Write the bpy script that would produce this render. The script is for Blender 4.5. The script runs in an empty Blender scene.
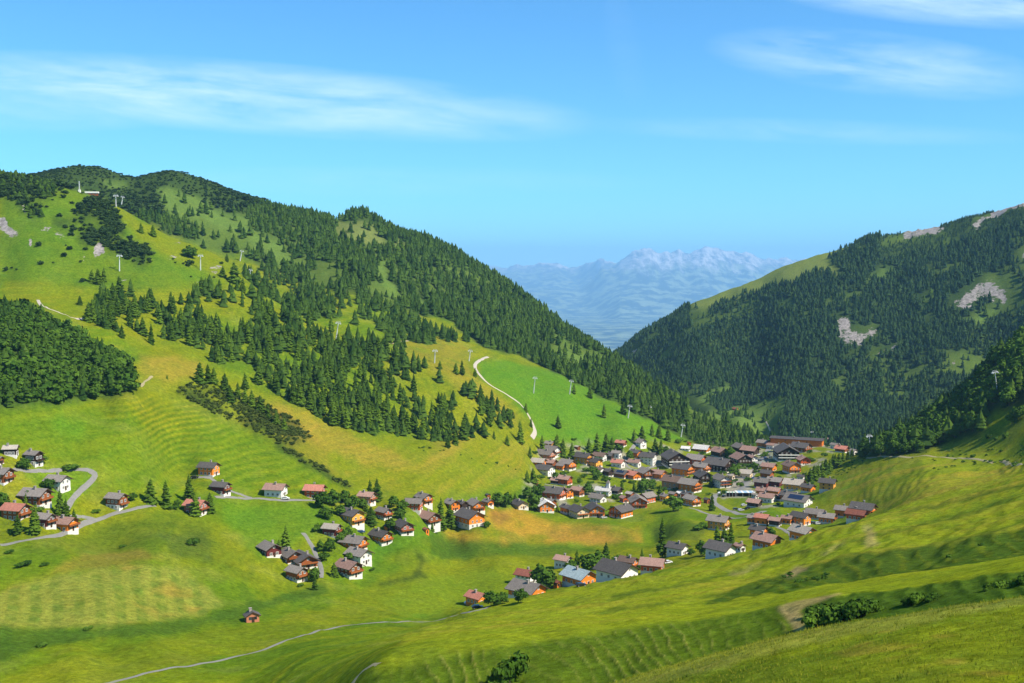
import bpy, bmesh, math, random
import numpy as np
from mathutils import Vector, Matrix
random.seed(11)
rng = np.random.default_rng(11)
R = math.radians
scene = bpy.context.scene
col = scene.collection

# ------------------------------------------------------------------ optics
F, CX, CY, HOR = 1098.0, 512.0, 341.5, 270.0
P = math.atan((CY - HOR) / F)
cP, sP = math.cos(P), math.sin(P)

def us(px, py):
    """pixel -> (u, s): tangent of azimuth and of the drop, times F"""
    x = np.asarray(px, float) - CX
    yd = np.asarray(py, float) - CY
    Y = F * cP - yd * sP
    return F * x / Y, F * (F * sP + yd * cP) / Y

def pix(u, s):
    """inverse of us"""
    u = np.asarray(u, float); s = np.asarray(s, float)
    X = u / F; Z = -s / F
    fw = cP - Z * sP
    return CX + F * X / fw, CY - F * (sP + Z * cP) / fw

# ------------------------------------------------------------------ noise
def _hash(ix, iy, seed):
    h = (ix * 374761393 + iy * 668265263 + seed * 974711) & 0xffffffff
    h = ((h ^ (h >> 13)) * 1274126177) & 0xffffffff
    return ((h ^ (h >> 16)) & 0xffff) / 65535.0

def vnoise(x, y, seed=0):
    x = np.asarray(x, float); y = np.asarray(y, float)
    ix = np.floor(x).astype(np.int64); iy = np.floor(y).astype(np.int64)
    fx = x - ix; fy = y - iy
    fx = fx * fx * fx * (fx * (fx * 6 - 15) + 10); fy = fy * fy * fy * (fy * (fy * 6 - 15) + 10)
    a = _hash(ix, iy, seed); b = _hash(ix + 1, iy, seed)
    c = _hash(ix, iy + 1, seed); d = _hash(ix + 1, iy + 1, seed)
    return (a + (b - a) * fx) * (1 - fy) + (c + (d - c) * fx) * fy

def fbm(x, y, seed=0, oct=4, gain=0.5):
    t = 0; amp = 1.0; tot = 0
    for i in range(oct):
        t = t + amp * (vnoise(x, y, seed + i * 17) * 2 - 1); tot += amp
        x = x * 2.03 + 5.1; y = y * 2.03 - 3.7; amp *= gain
    return t / tot

def ridged(x, y, seed=0, oct=5):
    t = 0; amp = 1.0; tot = 0
    for i in range(oct):
        n = 1 - np.abs(vnoise(x, y, seed + i * 31) * 2 - 1)
        t = t + amp * n * n; tot += amp
        x = x * 2.07 + 3.3; y = y * 2.07 + 1.9; amp *= 0.5
    return t / tot

def inside(px, py, poly):
    px = np.asarray(px, float); py = np.asarray(py, float)
    r = np.zeros(px.shape, bool)
    n = len(poly); j = n - 1
    for i in range(n):
        xi, yi = poly[i]; xj, yj = poly[j]
        if yi != yj:
            c = ((yi > py) != (yj > py)) & (px < (xj - xi) * (py - yi) / (yj - yi) + xi)
            r ^= c
        j = i
    return r

# ------------------------------------------------------------------ survey of the valley: (column, row, distance) of surveyed ground points
SURVEY = []
def sv(*pts): SURVEY.extend(pts)
for px in (-800, -300, 0, 300, 600, 1024, 1400, 1800):
    sv((px, 1060, 5), (px, 835 if px > 500 else 870, 12))
sv((1024,735,30),(700,765,30),(300,840,30),(0,870,30),(-300,880,30),(1400,700,30),(-800,880,30),(1800,690,30))
sv((1024,677,55),(850,700,55),(700,722,60),(512,775,60),(300,830,60),(0,870,60),(-300,880,60),(1400,640,55),(1800,620,55),(-800,880,60))
sv((1024,595,85),(960,605,88),(900,615,92),(850,624,96),(800,634,100),(750,645,105),(700,657,110),(650,671,115),(600,688,120),(500,725,130),(400,765,135),(1150,572,80),(1400,530,78),(1800,490,78))
sv((300,810,110),(0,850,110),(-300,860,110),(-800,860,110))
sv((400,738,165),(500,718,162),(600,704,160),(700,680,152),(800,657,142),(900,638,130),(1024,614,120),(1150,592,112),(1400,550,108))
sv((330,705,200),(200,765,190),(0,810,180),(-300,830,180),(-800,830,180))
sv((375,669,198),(430,655,200),(500,643,205),(580,633,208),(650,625,210),(720,615,212),(780,604,212),(830,594,200),(900,587,190),(960,578,180),(1024,566,172),(1150,540,160),(1400,490,150),(1800,450,150))
sv((300,662,280),(400,641,280),(500,628,280),(600,618,275),(700,605,270),(780,592,262),(900,576,232),(1024,556,215))
sv((760,589.5,300),(850,576.5,285),(920,567.5,270),(1024,552,245),(1150,527,235))
sv((700,590,330),(790,570,335),(850,557,322),(900,549,312),(960,540,300),(1024,528,290),(1150,500,275),(1400,440,260),(1800,390,260))
sv((500,614,345),(600,602,342),(400,634,340),(340,648,300))
sv((930,505,450),(930,490,560),(930,475,640),(930,459,730),(1024,490,390),(1024,470,500),(1010,459,640),(985,440,720),(950,447,760),(1024,425,690),(985,410,780),(1150,420,500),(1150,370,680),(1400,330,600))
sv((875,519.5,520),(875,514,600),(870,490,680),(870,472,760),(868,457,830))
sv((470,607,435),(500,602,432),(540,596.5,428),(580,589.5,428),(620,581,430),(660,572,440),(700,564,445),(740,556,450),(780,547,445),(810,537,445),(840,527,455),(875,516,470))
sv((477,604.5,475),(520,599,480),(580,586,490),(620,579,490),(655,571,500),(680,556.5,540),(720,557,500),(765,548.5,520),(800,543.5,510))
sv((500,575,540),(560,560,580),(600,549,620),(640,546,620),(660,541,640),(430,585,510),(420,600,480),(450,568,560),(440,620,440),(380,622,400),(330,628,380))
sv((440,546,600),(480,549,600),(540,553,608),(600,549,625),(445,535,640),(470,528,640),(520,523,685),(560,526,690),(600,526,690),(640,526,690),(500,510,705),(575,518,720),(620,518,720),(660,510,735))
sv((700,526,650),(670,531,640),(720,529,640),(760,524,640),(800,523,640),(840,519,640),(760,537,590),(765,512,690),(740,512,720),(700,505,755),(640,500,795),(600,491,820),(560,486,830),(540,481,840),(540,460,910),(560,455,935),(600,465,935),(650,465,965),(700,470,935),(740,480,880),(790,496,780),(800,470,900),(760,456,1020),(700,456,1010),(650,449,1010),(800,448,1085),(830,446,1060),(850,454,950),(815,507,710),(830,490,750),(850,471,810))
sv((800,460,1260),(870,462,1100))
sv((540,440,965),(600,442,1000),(500,480,770),(520,458,850),(450,470,740),(450,445,790),(400,490,665),(400,452,735),(350,470,680),(350,445,720),(320,475,632),(280,446,655),(200,402,665),(150,387,655))
sv((250,470,612),(200,440,620),(100,430,570),(0,430,530),(100,460,530),(0,460,500),(180,470,590),(250,495,580),(320,500,590),(200,500,548),(100,500,512),(0,500,475),(0,530,455),(60,530,468),(130,520,500),(200,525,518),(300,530,545),(350,525,565),(400,515,605),(440,510,655))
sv((150,545,462),(0,550,430),(60,557,425),(280,555,510),(300,582,482),(350,578,500),(400,560,545),(380,545,565))
sv((0,590,380),(220,575,450),(100,563,432),(220,605,412),(0,625,340),(100,622,352),(0,656,312),(60,641,334),(100,635,345),(170,631,364),(230,614.5,400),(280,601,440),(330,588,475))
sv((0,675,296),(80,655,312),(150,645,328),(240,624,388),(300,610,420),(0,700,270),(100,690,280),(200,665,310),(250,650,340),(100,720,250),(250,705,255))
sv((-300,700,270),(-300,560,420),(-300,470,500),(-300,400,560),(-300,300,700),(-300,270,900),(-300,170,1050),(-300,220,1250),(-800,560,400),(-800,400,560),(-800,280,800),(-800,180,1100))
sv((0,402,560),(60,402,576),(130,394,612),(0,312,690),(40,324,690),(80,349,672),(130,380,650))
sv((0,303,760),(60,311,750),(100,326,742),(150,352,722),(170,370,695),(200,385,692))
sv((85,321,772),(160,347,770),(210,366,765),(260,388,765),(330,427,750),(400,438,792),(450,438,832),(500,431,892))
sv((200,308,880),(250,315,895),(300,333,900),(350,352,900),(400,370,905),(450,386,905),(490,406,915))
sv((0,279,880),(60,286,870),(120,291,880),(200,290,930),(0,230,965),(100,240,965),(180,262,965))
sv((0,177,1050),(20,181,1050),(45,185,1058),(75,192,1060),(110,202,1060),(150,224,1060),(200,248,1050),(230,263,1040),(260,291,1030))
sv((0,215,1250),(100,242,1250),(200,287,1230),(260,312,1180))
sv((300,275,1350),(200,235,1400),(260,262,1360),(350,292,1260),(400,332,1150),(450,347,1120),(480,361,1100),(450,310,1400),(520,342,1400),(560,367,1260),(600,388,1250),(660,417,1200),(700,433,1150),(740,441,1150),(100,196,1450))
sv((480,369,1060),(520,400,995),(560,396,1060),(620,416,1060),(540,426,955),(660,436,1060))
RIDGE = [(-300,190,1500),(-100,180,1500),(0,178,1500),(45,173,1500),(70,170,1520),(100,170,1550),(115,175,1560),(130,179,1570),(160,173,1600),(180,173,1600),(210,183,1620),(250,196,1650),(300,215,1700),(330,222,1730),(350,215,1750),(363,213,1750),(380,223,1770),(400,234,1790),(420,239,1800),(450,252,1800),(480,269,1800),(500,282,1790),(520,295,1770),(545,314,1750),(560,327,1720),(580,343,1660),(600,354,1600),(640,378,1500),(680,408,1400),(720,427,1330),(760,442,1250),(790,449,1180)]
sv(*RIDGE)
sv(*[(a, b + 45, c + 380) for a, b, c in RIDGE[::2]])
MOUNT = [(612,356,2600),(640,335,2550),(680,310,2500),(700,300,2450),(740,286,2400),(780,268,2350),(815,256,2320),(845,249,2300),(880,239,2300),(900,236,2290),(930,230,2280),(970,220,2250),(1024,206,2200),(1150,170,2100),(1400,120,2000),(1800,100,1900)]
sv(*MOUNT)
sv(*[(a, b + 45, c + 420) for a, b, c in MOUNT])
for px in (700,725,750): sv((px, 431, 1650), (px, 421.5, 1750), (px, 413, 1850), (px, 404, 1930))
sv((775,429,1650),(775,419,1740),(775,409,1810),(800,427,1640),(800,414,1720))
sv((850,441,1560),(830,431,1650),(840,420,1720),(690,391,2010),(745,388,2010),(650,377,2250),(620,366,2450),(730,470,1580),(810,472,1420),(900,480,1250))
sv((800,342,2000),(900,332,1950),(1024,300,1900),(1000,382,1750),(900,392,1780),(700,350,2150),(1150,260,1800),(1150,350,1500))
sv((863,456,1000),(885,450,980),(912,432,950),(942,411,920),(972,388,900),(1000,358,880),(1024,344,870),(1150,290,850),(1400,200,800),(1800,180,800))
sv((900,474,1150),(1000,425,1150),(1150,370,1150),(1400,300,1150))
for px, r in ((-800,330),(-300,330),(0,330),(300,350),(500,385),(600,400),(700,395),(1024,330),(1400,300),(1800,290)):
    sv((px, r, 3600))
S = np.array(SURVEY, float)
su, ss = us(S[:, 0], S[:, 1]); sv_ = 300 * np.log(S[:, 2])
C2 = 18.0 ** 2
def kern(u, v):
    return np.sqrt((u[:, None] - su[None]) ** 2 + (v[:, None] - sv_[None]) ** 2 + C2)
n = len(S)
A = np.zeros((n + 1, n + 1)); A[:n, :n] = kern(su, sv_) - np.eye(n) * 0.6; A[:n, n] = 1; A[n, :n] = 1
w = np.linalg.solve(A, np.append(ss, 0))

# ------------------------------------------------------------------ terrain grid
UU = np.concatenate([np.arange(-1220, -590, 16.0), np.arange(-590, 590, 2.2), np.arange(590, 1240, 16.0)])
NV = 900
DD = np.exp(np.linspace(math.log(4.0), math.log(3600.0), NV))
VV = 300 * np.log(DD)
nu = len(UU)
gu, gv = np.meshgrid(UU, VV)               # rows: depth, columns: azimuth
flat_u, flat_v = gu.ravel(), gv.ravel()
s_grid = np.empty(flat_u.size)
w32 = w[:n].astype(np.float32); su32 = su.astype(np.float32); sv32 = sv_.astype(np.float32)
for i in range(0, flat_u.size, 40000):
    a = flat_u[i:i+40000].astype(np.float32); b = flat_v[i:i+40000].astype(np.float32)
    k = np.sqrt((a[:, None] - su32) ** 2 + (b[:, None] - sv32) ** 2 + np.float32(C2))
    s_grid[i:i+40000] = k @ w32 + w[n]
s_grid = s_grid.reshape(gu.shape)
gd = np.repeat(DD[:, None], nu, 1)
gx = gu / F * gd; gy = gd
gz = -s_grid / F * gd
gpx, gpy = pix(gu, s_grid)

# relief too small to survey
def soft(px, py, poly, wob=4.0, seed=0, scale=14.0):
    qx = px + wob * (vnoise(px / scale, py / scale * 1.7, seed) * 2 - 1) + 0.5 * wob * (vnoise(px / 5, py / 4, seed + 5) * 2 - 1)
    qy = py + 0.6 * wob * (vnoise(px / scale + 40, py / scale * 1.7, seed + 9) * 2 - 1)
    return inside(qx, qy, poly)
def blur(m, k=3):
    m = m.astype(float)
    for _ in range(k):
        m[1:-1] = (m[:-2] + 2 * m[1:-1] + m[2:]) / 4
        m[:, 1:-1] = (m[:, :-2] + 2 * m[:, 1:-1] + m[:, 2:]) / 4
    return m
near = gd < 420
RIB1 = [(350,700),(372,672),(430,657),(500,645),(580,635),(650,627),(720,617),(780,606),(800,612),(800,640),(700,690),(600,720),(400,760)]
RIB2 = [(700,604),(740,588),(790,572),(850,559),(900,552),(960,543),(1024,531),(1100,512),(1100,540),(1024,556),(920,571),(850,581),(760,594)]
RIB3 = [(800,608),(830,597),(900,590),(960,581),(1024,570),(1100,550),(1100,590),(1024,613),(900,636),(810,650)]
m1 = blur(inside(gpx, gpy, RIB1) & (gd > 140) & (gd < 225), 5)
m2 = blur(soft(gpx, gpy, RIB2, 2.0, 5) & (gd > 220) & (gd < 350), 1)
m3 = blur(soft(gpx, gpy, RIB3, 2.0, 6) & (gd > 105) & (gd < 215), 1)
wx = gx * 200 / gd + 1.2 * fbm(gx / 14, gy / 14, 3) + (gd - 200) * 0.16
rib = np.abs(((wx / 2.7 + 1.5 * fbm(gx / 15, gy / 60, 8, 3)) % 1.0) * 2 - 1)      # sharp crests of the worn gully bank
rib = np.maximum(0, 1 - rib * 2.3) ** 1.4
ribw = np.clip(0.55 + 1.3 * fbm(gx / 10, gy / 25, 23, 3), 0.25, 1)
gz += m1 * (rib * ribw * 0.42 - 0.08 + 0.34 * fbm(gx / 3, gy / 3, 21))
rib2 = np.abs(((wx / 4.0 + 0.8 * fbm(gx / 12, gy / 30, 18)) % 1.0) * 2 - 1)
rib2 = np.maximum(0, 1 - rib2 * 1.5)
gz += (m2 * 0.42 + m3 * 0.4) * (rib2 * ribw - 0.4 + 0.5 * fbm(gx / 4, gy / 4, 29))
bq = gd + 0.4 * gx
band = fbm(gx / 55 + bq / 60, bq / 13, 81, 5)
slope_m = blur(inside(gpx, gpy, [(380,690),(400,640),(480,604),(620,577),(740,553),(840,524),(900,500),(960,470),(1024,445),(1300,400),(1300,800),(380,800)]) & (gd > 215) & (gd < 800), 10)
gz += slope_m * 2.0 * band * np.clip(gd / 400, .5, 1.1)
# hummocks, terracettes, gullies
hum = fbm(gx / 9, gy / 9, 41, 4)
gz += np.where(gd < 420, 0.4, 0.7) * hum * np.clip(gd / 60, 0.25, 1.0)
gz += np.clip((gd - 120) / 500, 0, 1) * 1.9 * fbm(gx / 38, gy / 38, 43, 4)
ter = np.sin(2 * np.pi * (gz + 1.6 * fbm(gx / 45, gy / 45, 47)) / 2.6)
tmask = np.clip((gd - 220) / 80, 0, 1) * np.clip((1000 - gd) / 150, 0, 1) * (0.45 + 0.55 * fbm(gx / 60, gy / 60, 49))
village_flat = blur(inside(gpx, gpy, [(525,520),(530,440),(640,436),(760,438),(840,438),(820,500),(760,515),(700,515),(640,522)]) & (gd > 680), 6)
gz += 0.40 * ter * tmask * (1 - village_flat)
big = np.clip((gd - 1000) / 300, 0, 1)
vfloor = blur(inside(gpx, gpy, [(690,384),(800,378),(830,440),(700,450)]) & (gd > 1500) & (gd < 2100), 10)
gz += (1 - .92 * vfloor) * big * (10 * (ridged(gx / 210 + 7, gy / 210, 61, 4) - 0.45) + 2.5 * fbm(gx / 30, gy / 30, 63, 3)) * np.clip(1.6 - np.abs(gy - 2400) / 4000, 0.6, 1)
crag = blur(inside(gpx, gpy, [(895,250),(900,215),(945,210),(1040,180),(1040,225),(960,245)]) & (gd > 1900) & (gd < 2500), 4)
gz += crag * 9 * (ridged(gx / 28, gy / 28, 65, 4) - .35)
s_grid = -gz / gd * F
gpx, gpy = pix(gu, s_grid)
run = np.minimum.accumulate(gpy, axis=0)
hidden = gpy - run                          # rows by which a point lies behind nearer ground
vis = hidden < 0.8

def gcol(u):
    i = np.clip(np.searchsorted(UU, u) - 1, 0, nu - 2)
    return i, (u - UU[i]) / (UU[i + 1] - UU[i])
def ground(x, y):
    """height of the terrain mesh at a place"""
    u = x / y * F
    i, t = gcol(u)
    k = (math.log(y) - math.log(4.0)) / (math.log(3600.0) - math.log(4.0)) * (NV - 1)
    k0 = int(np.clip(math.floor(k), 0, NV - 2)); q = k - k0
    q = (y - DD[k0]) / (DD[k0 + 1] - DD[k0])
    return float((gz[k0, i] * (1 - t) + gz[k0, i + 1] * t) * (1 - q) + (gz[k0 + 1, i] * (1 - t) + gz[k0 + 1, i + 1] * t) * q)
def at(px, py, dmin=30, dmax=3500):
    """where the line of sight through a pixel of the survey photograph meets the ground"""
    u, s = us(px, py); u = float(u); s = float(s)
    i, t = gcol(u)
    prof = s_grid[:, i] * (1 - t) + s_grid[:, i + 1] * t
    ok = np.where((prof <= s) & (DD >= dmin) & (DD <= dmax))[0]
    if len(ok) == 0:
        k = int(np.argmin(np.where((DD >= dmin) & (DD <= dmax), prof, 1e9))); d = DD[k]
    else:
        k = ok[0]
        if k == 0: d = DD[0]
        else:
            a, b = prof[k - 1], prof[k]
            q = (a - s) / (a - b) if a != b and a > s else 1.0
            d = DD[k - 1] + (DD[k] - DD[k - 1]) * min(max(q, 0), 1)
    x = u / F * d
    return Vector((x, d, ground(x, d)))

# ------------------------------------------------------------------ land cover
G_BRIGHT = np.array((.094, .158, .007)); G_YEL = np.array((.165, .180, .008)); OCHRE = np.array((.27, .19, .032))
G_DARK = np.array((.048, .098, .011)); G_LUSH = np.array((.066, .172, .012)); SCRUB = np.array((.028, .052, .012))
ROCK = np.array((.40, .36, .335)); FLOOR = np.array((.030, .055, .014)); G_PALE = np.array((.16, .20, .055)); RUST = np.array((.24, .13, .035))
G_FAR = np.array((.095, .155, .030)); STRAW = np.array((.24, .23, .06))
n1 = fbm(gx / 70, gy / 70, 71, 4); n2 = fbm(gx / 16, gy / 16, 73, 4); n3 = fbm(gx / 4, gy / 4, 75, 3)
COL = np.empty(gx.shape + (3,))
def mixc(mask, c, amt=1.0):
    m = (mask * amt)[..., None]
    COL[:] = COL * (1 - m) + np.asarray(c) * m
COL[:] = G_BRIGHT
mixc(np.clip(0.35 + 1.5 * n1, 0, 1), G_YEL, 0.8)
mixc(np.clip(n2 * 2.4 - 0.2, 0, 1), G_DARK, 0.3)
mixc(np.clip(-n2 * 2.4 - 0.2, 0, 1), STRAW, 0.22)
str_ = fbm(gx / 26, (gz + 0.8 * n1) / 1.7, 79, 4)
mixc(np.clip(str_ * 2.2 - 0.1, 0, 1), G_DARK, 0.38); mixc(np.clip(-str_ * 2.2 - 0.1, 0, 1), G_YEL * 1.15, 0.45)
ROCKM = np.zeros(gx.shape)
def rocky(poly, d0, d1, seed, amt=1.0, mod=None):
    m = blur(soft(gpx, gpy, poly, 2.5, seed, 8) & (gd > d0) & (gd < d1) & (hidden < 12), 1) * amt
    if mod is not None: m = m * np.clip(mod, 0, 1)
    ROCKM[:] = np.maximum(ROCKM, m)
def cover(poly, c, amt=1.0, d0=0, d1=9999, wob=5, seed=0, k=2, mod=None, scale=14.0):
    m = blur(soft(gpx, gpy, poly, wob, seed, scale) & (gd > d0) & (gd < d1) & (hidden < 12), (k + 1) // 2)
    if mod is not None: m = m * np.clip(mod, 0, 1)
    mixc(m, c, amt)
# right slope in front: yellowed meadow with worn banks, dark grass and painted gully shade
SLOPE = [(380,690),(400,640),(480,606),(620,580),(740,556),(840,526),(880,512),(930,460),(1024,440),(1200,400),(1200,800),(380,800)]
cover(SLOPE, np.array((.185,.228,.010)), 0.8, 60, 800, 6, 1)
cover(SLOPE, OCHRE, 0.35, 200, 800, 6, 2, 2, np.clip(band * 2.2 - 0.25, 0, 1))
cover(SLOPE, G_DARK, 0.42, 130, 800, 6, 2, 2, np.clip(-band * 2.2 - 0.3, 0, 1))
cover([(820,495),(860,466),(930,462),(1024,465),(1024,500),(930,515),(840,510)], OCHRE, 0.5, 400, 850, 6, 3, 1, 0.3 + 1.6 * fbm(gx / 90, bq / 20, 83))
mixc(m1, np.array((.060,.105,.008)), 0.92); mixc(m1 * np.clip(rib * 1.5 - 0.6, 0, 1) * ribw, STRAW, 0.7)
mixc(m2, G_DARK * .8, 0.92); mixc(m2 * np.clip(rib2 * 1.2 - 0.5, 0, 1), G_YEL, 0.5); mixc(m3, G_DARK * .9, 0.92)  # second and third banks: gully shade put into the dark grass colour
cover([(775,606),(800,600),(845,594),(812,604),(800,612),(808,632),(796,634),(785,618)], np.array((.34,.24,.12)), 0.6, 120, 320, 3, 4, 1)
cover([(782,575),(800,566),(812,568),(796,574),(788,580)], np.array((.34,.24,.13)), 0.55, 200, 420, 3, 5, 1)
for line in ([(828,556),(870,553),(912,549),(960,539),(1024,522),(1080,508)], [(900,513),(960,500),(1024,484),(1080,470)], [(760,562),(800,552),(850,540),(900,531),(960,515),(1024,497)], [(560,606),(620,596),(700,580),(760,566)], [(600,612),(680,601),(740,590)]):
    w_ = 2.6
    cover([(a, b_ - w_ * .5) for a, b_ in line] + [(a, b_ + w_) for a, b_ in line[::-1]], G_DARK * .8, 0.7, 200, 700, 2.5, 7, 1, .7 + 1.2 * fbm(gx / 12, gy / 12, 83, 3))
cover([(862,524),(872,524),(876,545),(868,548)], np.array((.36,.26,.13)), 0.45, 200, 500, 3, 6, 1)
for pl in ([(820,552),(842,540),(846,542),(822,556)], [(730,572),(760,562),(764,565),(733,576)]):
    cover(pl, np.array((.32,.23,.12)), 0.35, 200, 500, 3, 6, 1)
# near brow: rough grass with bare specks
nb = gd < 125
mixc(blur(nb) * np.clip(n2 * 2.2 + 0.3, 0, 1), np.array((.195,.235,.010)), 0.8); mixc(blur(nb) * np.clip(-n2 * 2.4 - .1, 0, 1), G_DARK, 0.6); mixc(blur(nb) * np.clip(n3 * 3 - 0.9, 0, 1), RUST, 0.35)
cover([(590,690),(700,655),(800,632),(900,613),(1024,592),(1024,604),(900,626),(800,646),(700,672),(620,700)], STRAW, 0.4, 60, 125, 4, 7, 3)
# valley floor and left meadows
cover([(380,600),(430,580),(470,572),(540,572),(480,600),(440,615),(400,618)], G_LUSH, 0.55, 400, 640, 5, 10, 3)
cover([(330,605),(420,560),(520,552),(640,545),(660,552),(560,575),(430,612),(330,625)], G_YEL, 0.45, 380, 700, 5, 11, 4)
cover([(440,528),(470,532),(490,508),(520,508),(560,522),(600,524),(645,528),(640,540),(560,545),(500,545),(470,552),(445,545)], np.array((.33,.20,.025)), 0.9, 560, 760, 5, 12, 2, 0.75 + 1.2 * fbm(gx / 14, gy / 40, 85))
cover([(489,512),(503,511),(510,518),(500,526),(490,520)], RUST * 0.8, 0.7, 560, 760, 3, 13, 1)
cover([(545,530),(605,526),(630,540),(600,545),(550,540)], RUST, 0.35, 560, 760, 5, 14, 3)
cover([(440,545),(480,540),(540,546),(610,548),(560,556),(500,556),(440,558)], G_DARK, 0.7, 560, 680, 4, 15, 2)
cover([(425,530),(445,533),(480,546),(470,560),(430,552)], G_DARK, 0.8, 540, 680, 4, 16, 2)
cover([(650,528),(690,520),(712,528),(700,540),(660,540)], SCRUB * 1.2, 0.6, 560, 760, 4, 17, 2)
cover([(400,512),(440,515),(450,532),(420,540),(380,560),(360,580),(330,575),(380,535)], G_LUSH, 0.5, 450, 700, 4, 18, 3)
cover([(80,440),(330,410),(345,490),(300,495),(200,470),(80,470),(0,440),(0,405),(120,395)], G_BRIGHT, 0.45, 400, 720, 5, 19, 4)
cover([(52,415),(82,425),(84,438),(64,440),(54,430)], G_LUSH, 0.55, 400, 620, 5, 20, 3)
cover([(215,500),(330,505),(335,530),(260,560),(230,530)], G_LUSH, 0.45, 400, 640, 6, 21, 4)
cover([(58,466),(100,471),(88,490),(60,515),(20,470)], G_LUSH, 0.6, 400, 600, 3, 22, 2)
tr = np.sin(2 * np.pi * (gz + 1.6 * fbm(gx / 45, gy / 45, 47)) / 2.6 + 0.8)
cover([(0,405),(130,395),(200,405),(345,485),(250,500),(150,480),(0,440)], G_YEL, 0.25, 440, 720, 3, 23, 3, np.clip(tr * 0.9, 0, 1) * (0.55 + 0.6 * n1))
cover([(0,530),(60,540),(150,515),(210,520),(220,545),(150,560),(60,575),(0,565)], G_DARK, 0.5, 380, 560, 6, 24, 3, 0.5 + n1)
cover([(60,560),(130,548),(170,558),(70,572),(50,578)], RUST * 1.1, 0.32, 380, 480, 5, 25, 2)
cover([(160,535),(205,530),(210,560),(170,556)], SCRUB * 1.4, 0.5, 400, 560, 5, 26, 2)
# mown field with stripes
FIELD = [(-40,610),(25,582),(140,563),(185,570),(212,590),(222,606),(200,617),(120,625),(40,629),(-40,622)]
st = np.clip(0.5 + 1.8 * np.sin(2 * np.pi * (gx * 0.93 + gy * 0.36) / 7.0 + 1.6 * fbm(gx / 40, gy / 40, 88)), 0, 1)
st2 = np.clip(0.5 + 0.9 * np.sin(2 * np.pi * (gx * 0.35 - gy * 0.94) / 13.0 + 2.0 * fbm(gx / 50, gy / 50, 89)), 0, 1)
cover(FIELD, STRAW * np.array((.82,.92,.6)), 0.75, 320, 470, 3, 27, 1)
cover(FIELD, G_DARK * 1.25, 0.62, 320, 470, 3, 27, 1, st * (.35 + .65 * st2) * (0.9 + n2)); cover(FIELD, OCHRE, 0.65, 320, 470, 3, 27, 1, np.clip(n2 * 2.5 - .5, 0, 1))
cover([(-40,622),(40,629),(120,625),(200,617),(240,606),(320,585),(330,592),(235,618),(170,634),(100,638),(40,648),(0,664),(-40,670)], G_DARK, 0.85, 290, 500, 3, 28, 2)
cover([(-40,690),(80,655),(240,625),(330,605),(350,625),(200,662),(110,683),(60,700)], G_YEL, 0.4, 200, 460, 6, 29, 4)
# stream
cover([(412,575),(418,570),(421,561),(415,552),(421,551),(427,562),(422,572),(430,577),(400,582),(380,586),(380,583)], SCRUB, 0.8, 440, 640, 2, 30, 1)
# upper left meadow with ochre streaks
UP = [(150,345),(205,362),(260,390),(330,428),(430,440),(530,440),(530,470),(480,490),(400,495),(345,480),(280,445),(200,400),(145,385)]
cover(UP, G_YEL, 0.55, 600, 950, 4, 31, 3); cover(UP, OCHRE, 0.5, 600, 950, 4, 32, 2, np.clip(fbm(gx / 40, gz / 5, 91, 4) * 2.4 - 0.15, 0, 1))
cover([(140,355),(200,360),(200,378),(165,383),(138,372)], OCHRE, 0.45, 600, 800, 5, 33, 3)
cover([(258,400),(300,410),(360,440),(420,465),(400,470),(330,455),(280,430)], OCHRE, 0.5, 600, 850, 6, 34, 3)
cover([(250,392),(320,440),(345,478),(300,455),(270,430)], RUST, 0.22, 600, 850, 6, 35, 3)
cover([(180,335),(250,350),(210,365),(150,350),(90,325)], G_YEL, 0.4, 700, 820, 6, 36, 2)
SCR = [(170,392),(200,384),(250,398),(305,428),(312,440),(292,448),(272,440),(232,424),(200,408)]
cover(SCR, SCRUB, 0.8, 620, 760, 4, 37, 2, 0.75 + n2)
cover([(275,440),(350,486),(348,491),(272,446)], SCRUB, 0.8, 600, 760, 2, 38, 1)
cover([(440,333),(468,335),(472,370),(500,398),(525,420),(510,425),(480,405),(450,380),(400,352),(395,343)], OCHRE, 0.42, 850, 1200, 5, 39, 3, 0.75 + n2)
cover([(476,362),(500,360),(560,372),(630,405),(690,440),(600,446),(535,440),(530,420),(510,398),(485,383)], G_LUSH, 0.8, 880, 1200, 3, 40, 3)
cover([(545,352),(575,352),(590,362),(580,370),(560,368)], G_LUSH, 0.6, 1100, 1800, 3, 41, 2)
# hill on the left
HILL = [(0,170),(80,188),(150,222),(230,262),(215,290),(120,292),(0,280)]
cover(HILL, G_LUSH * np.array((.95,.8,.9)), 0.65, 860, 1130, 5, 42, 4)
cover([(110,203),(150,224),(230,262),(225,275),(180,262),(150,245),(125,225)], G_YEL, 0.6, 860, 1130, 4, 43, 3)
cover([(0,278),(60,284),(120,290),(200,285),(225,300),(180,320),(90,318),(40,305),(0,304)], G_YEL, 0.4, 700, 940, 5, 44, 4)
rocky(HILL, 860, 1130, 45, 0.63, fbm(gx / 14, gz / 9, 93, 3) * 4 - 1.3)
for pl in ([(91,244),(98,239),(108,248),(107,256),(96,253)], [(53,228),(68,233),(63,241),(52,237)], [(-4,212),(8,220),(22,234),(16,242),(4,234),(-4,228)], [(16,201),(27,205),(29,216),(20,214)], [(29,238),(35,241),(34,252),(28,250)], [(43,222),(50,224),(50,230),(44,229)], [(80,258),(88,256),(88,262),(82,263)]):
    rocky(pl, 860, 1130, 46, 0.95)
SCRUBS = [([(55,222),(80,205),(92,198),(108,206),(118,215),(122,232),(148,252),(150,264),(135,268),(112,252),(85,245),(70,236)], 46),
          ([(-60,160),(0,168),(40,178),(58,192),(45,205),(38,225),(28,226),(18,205),(0,200),(-60,200)], 47)]
for pl, sd in SCRUBS: cover(pl, SCRUB, 0.8, 860, 1130, 6, sd, 2, 0.8 + n2)
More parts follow.
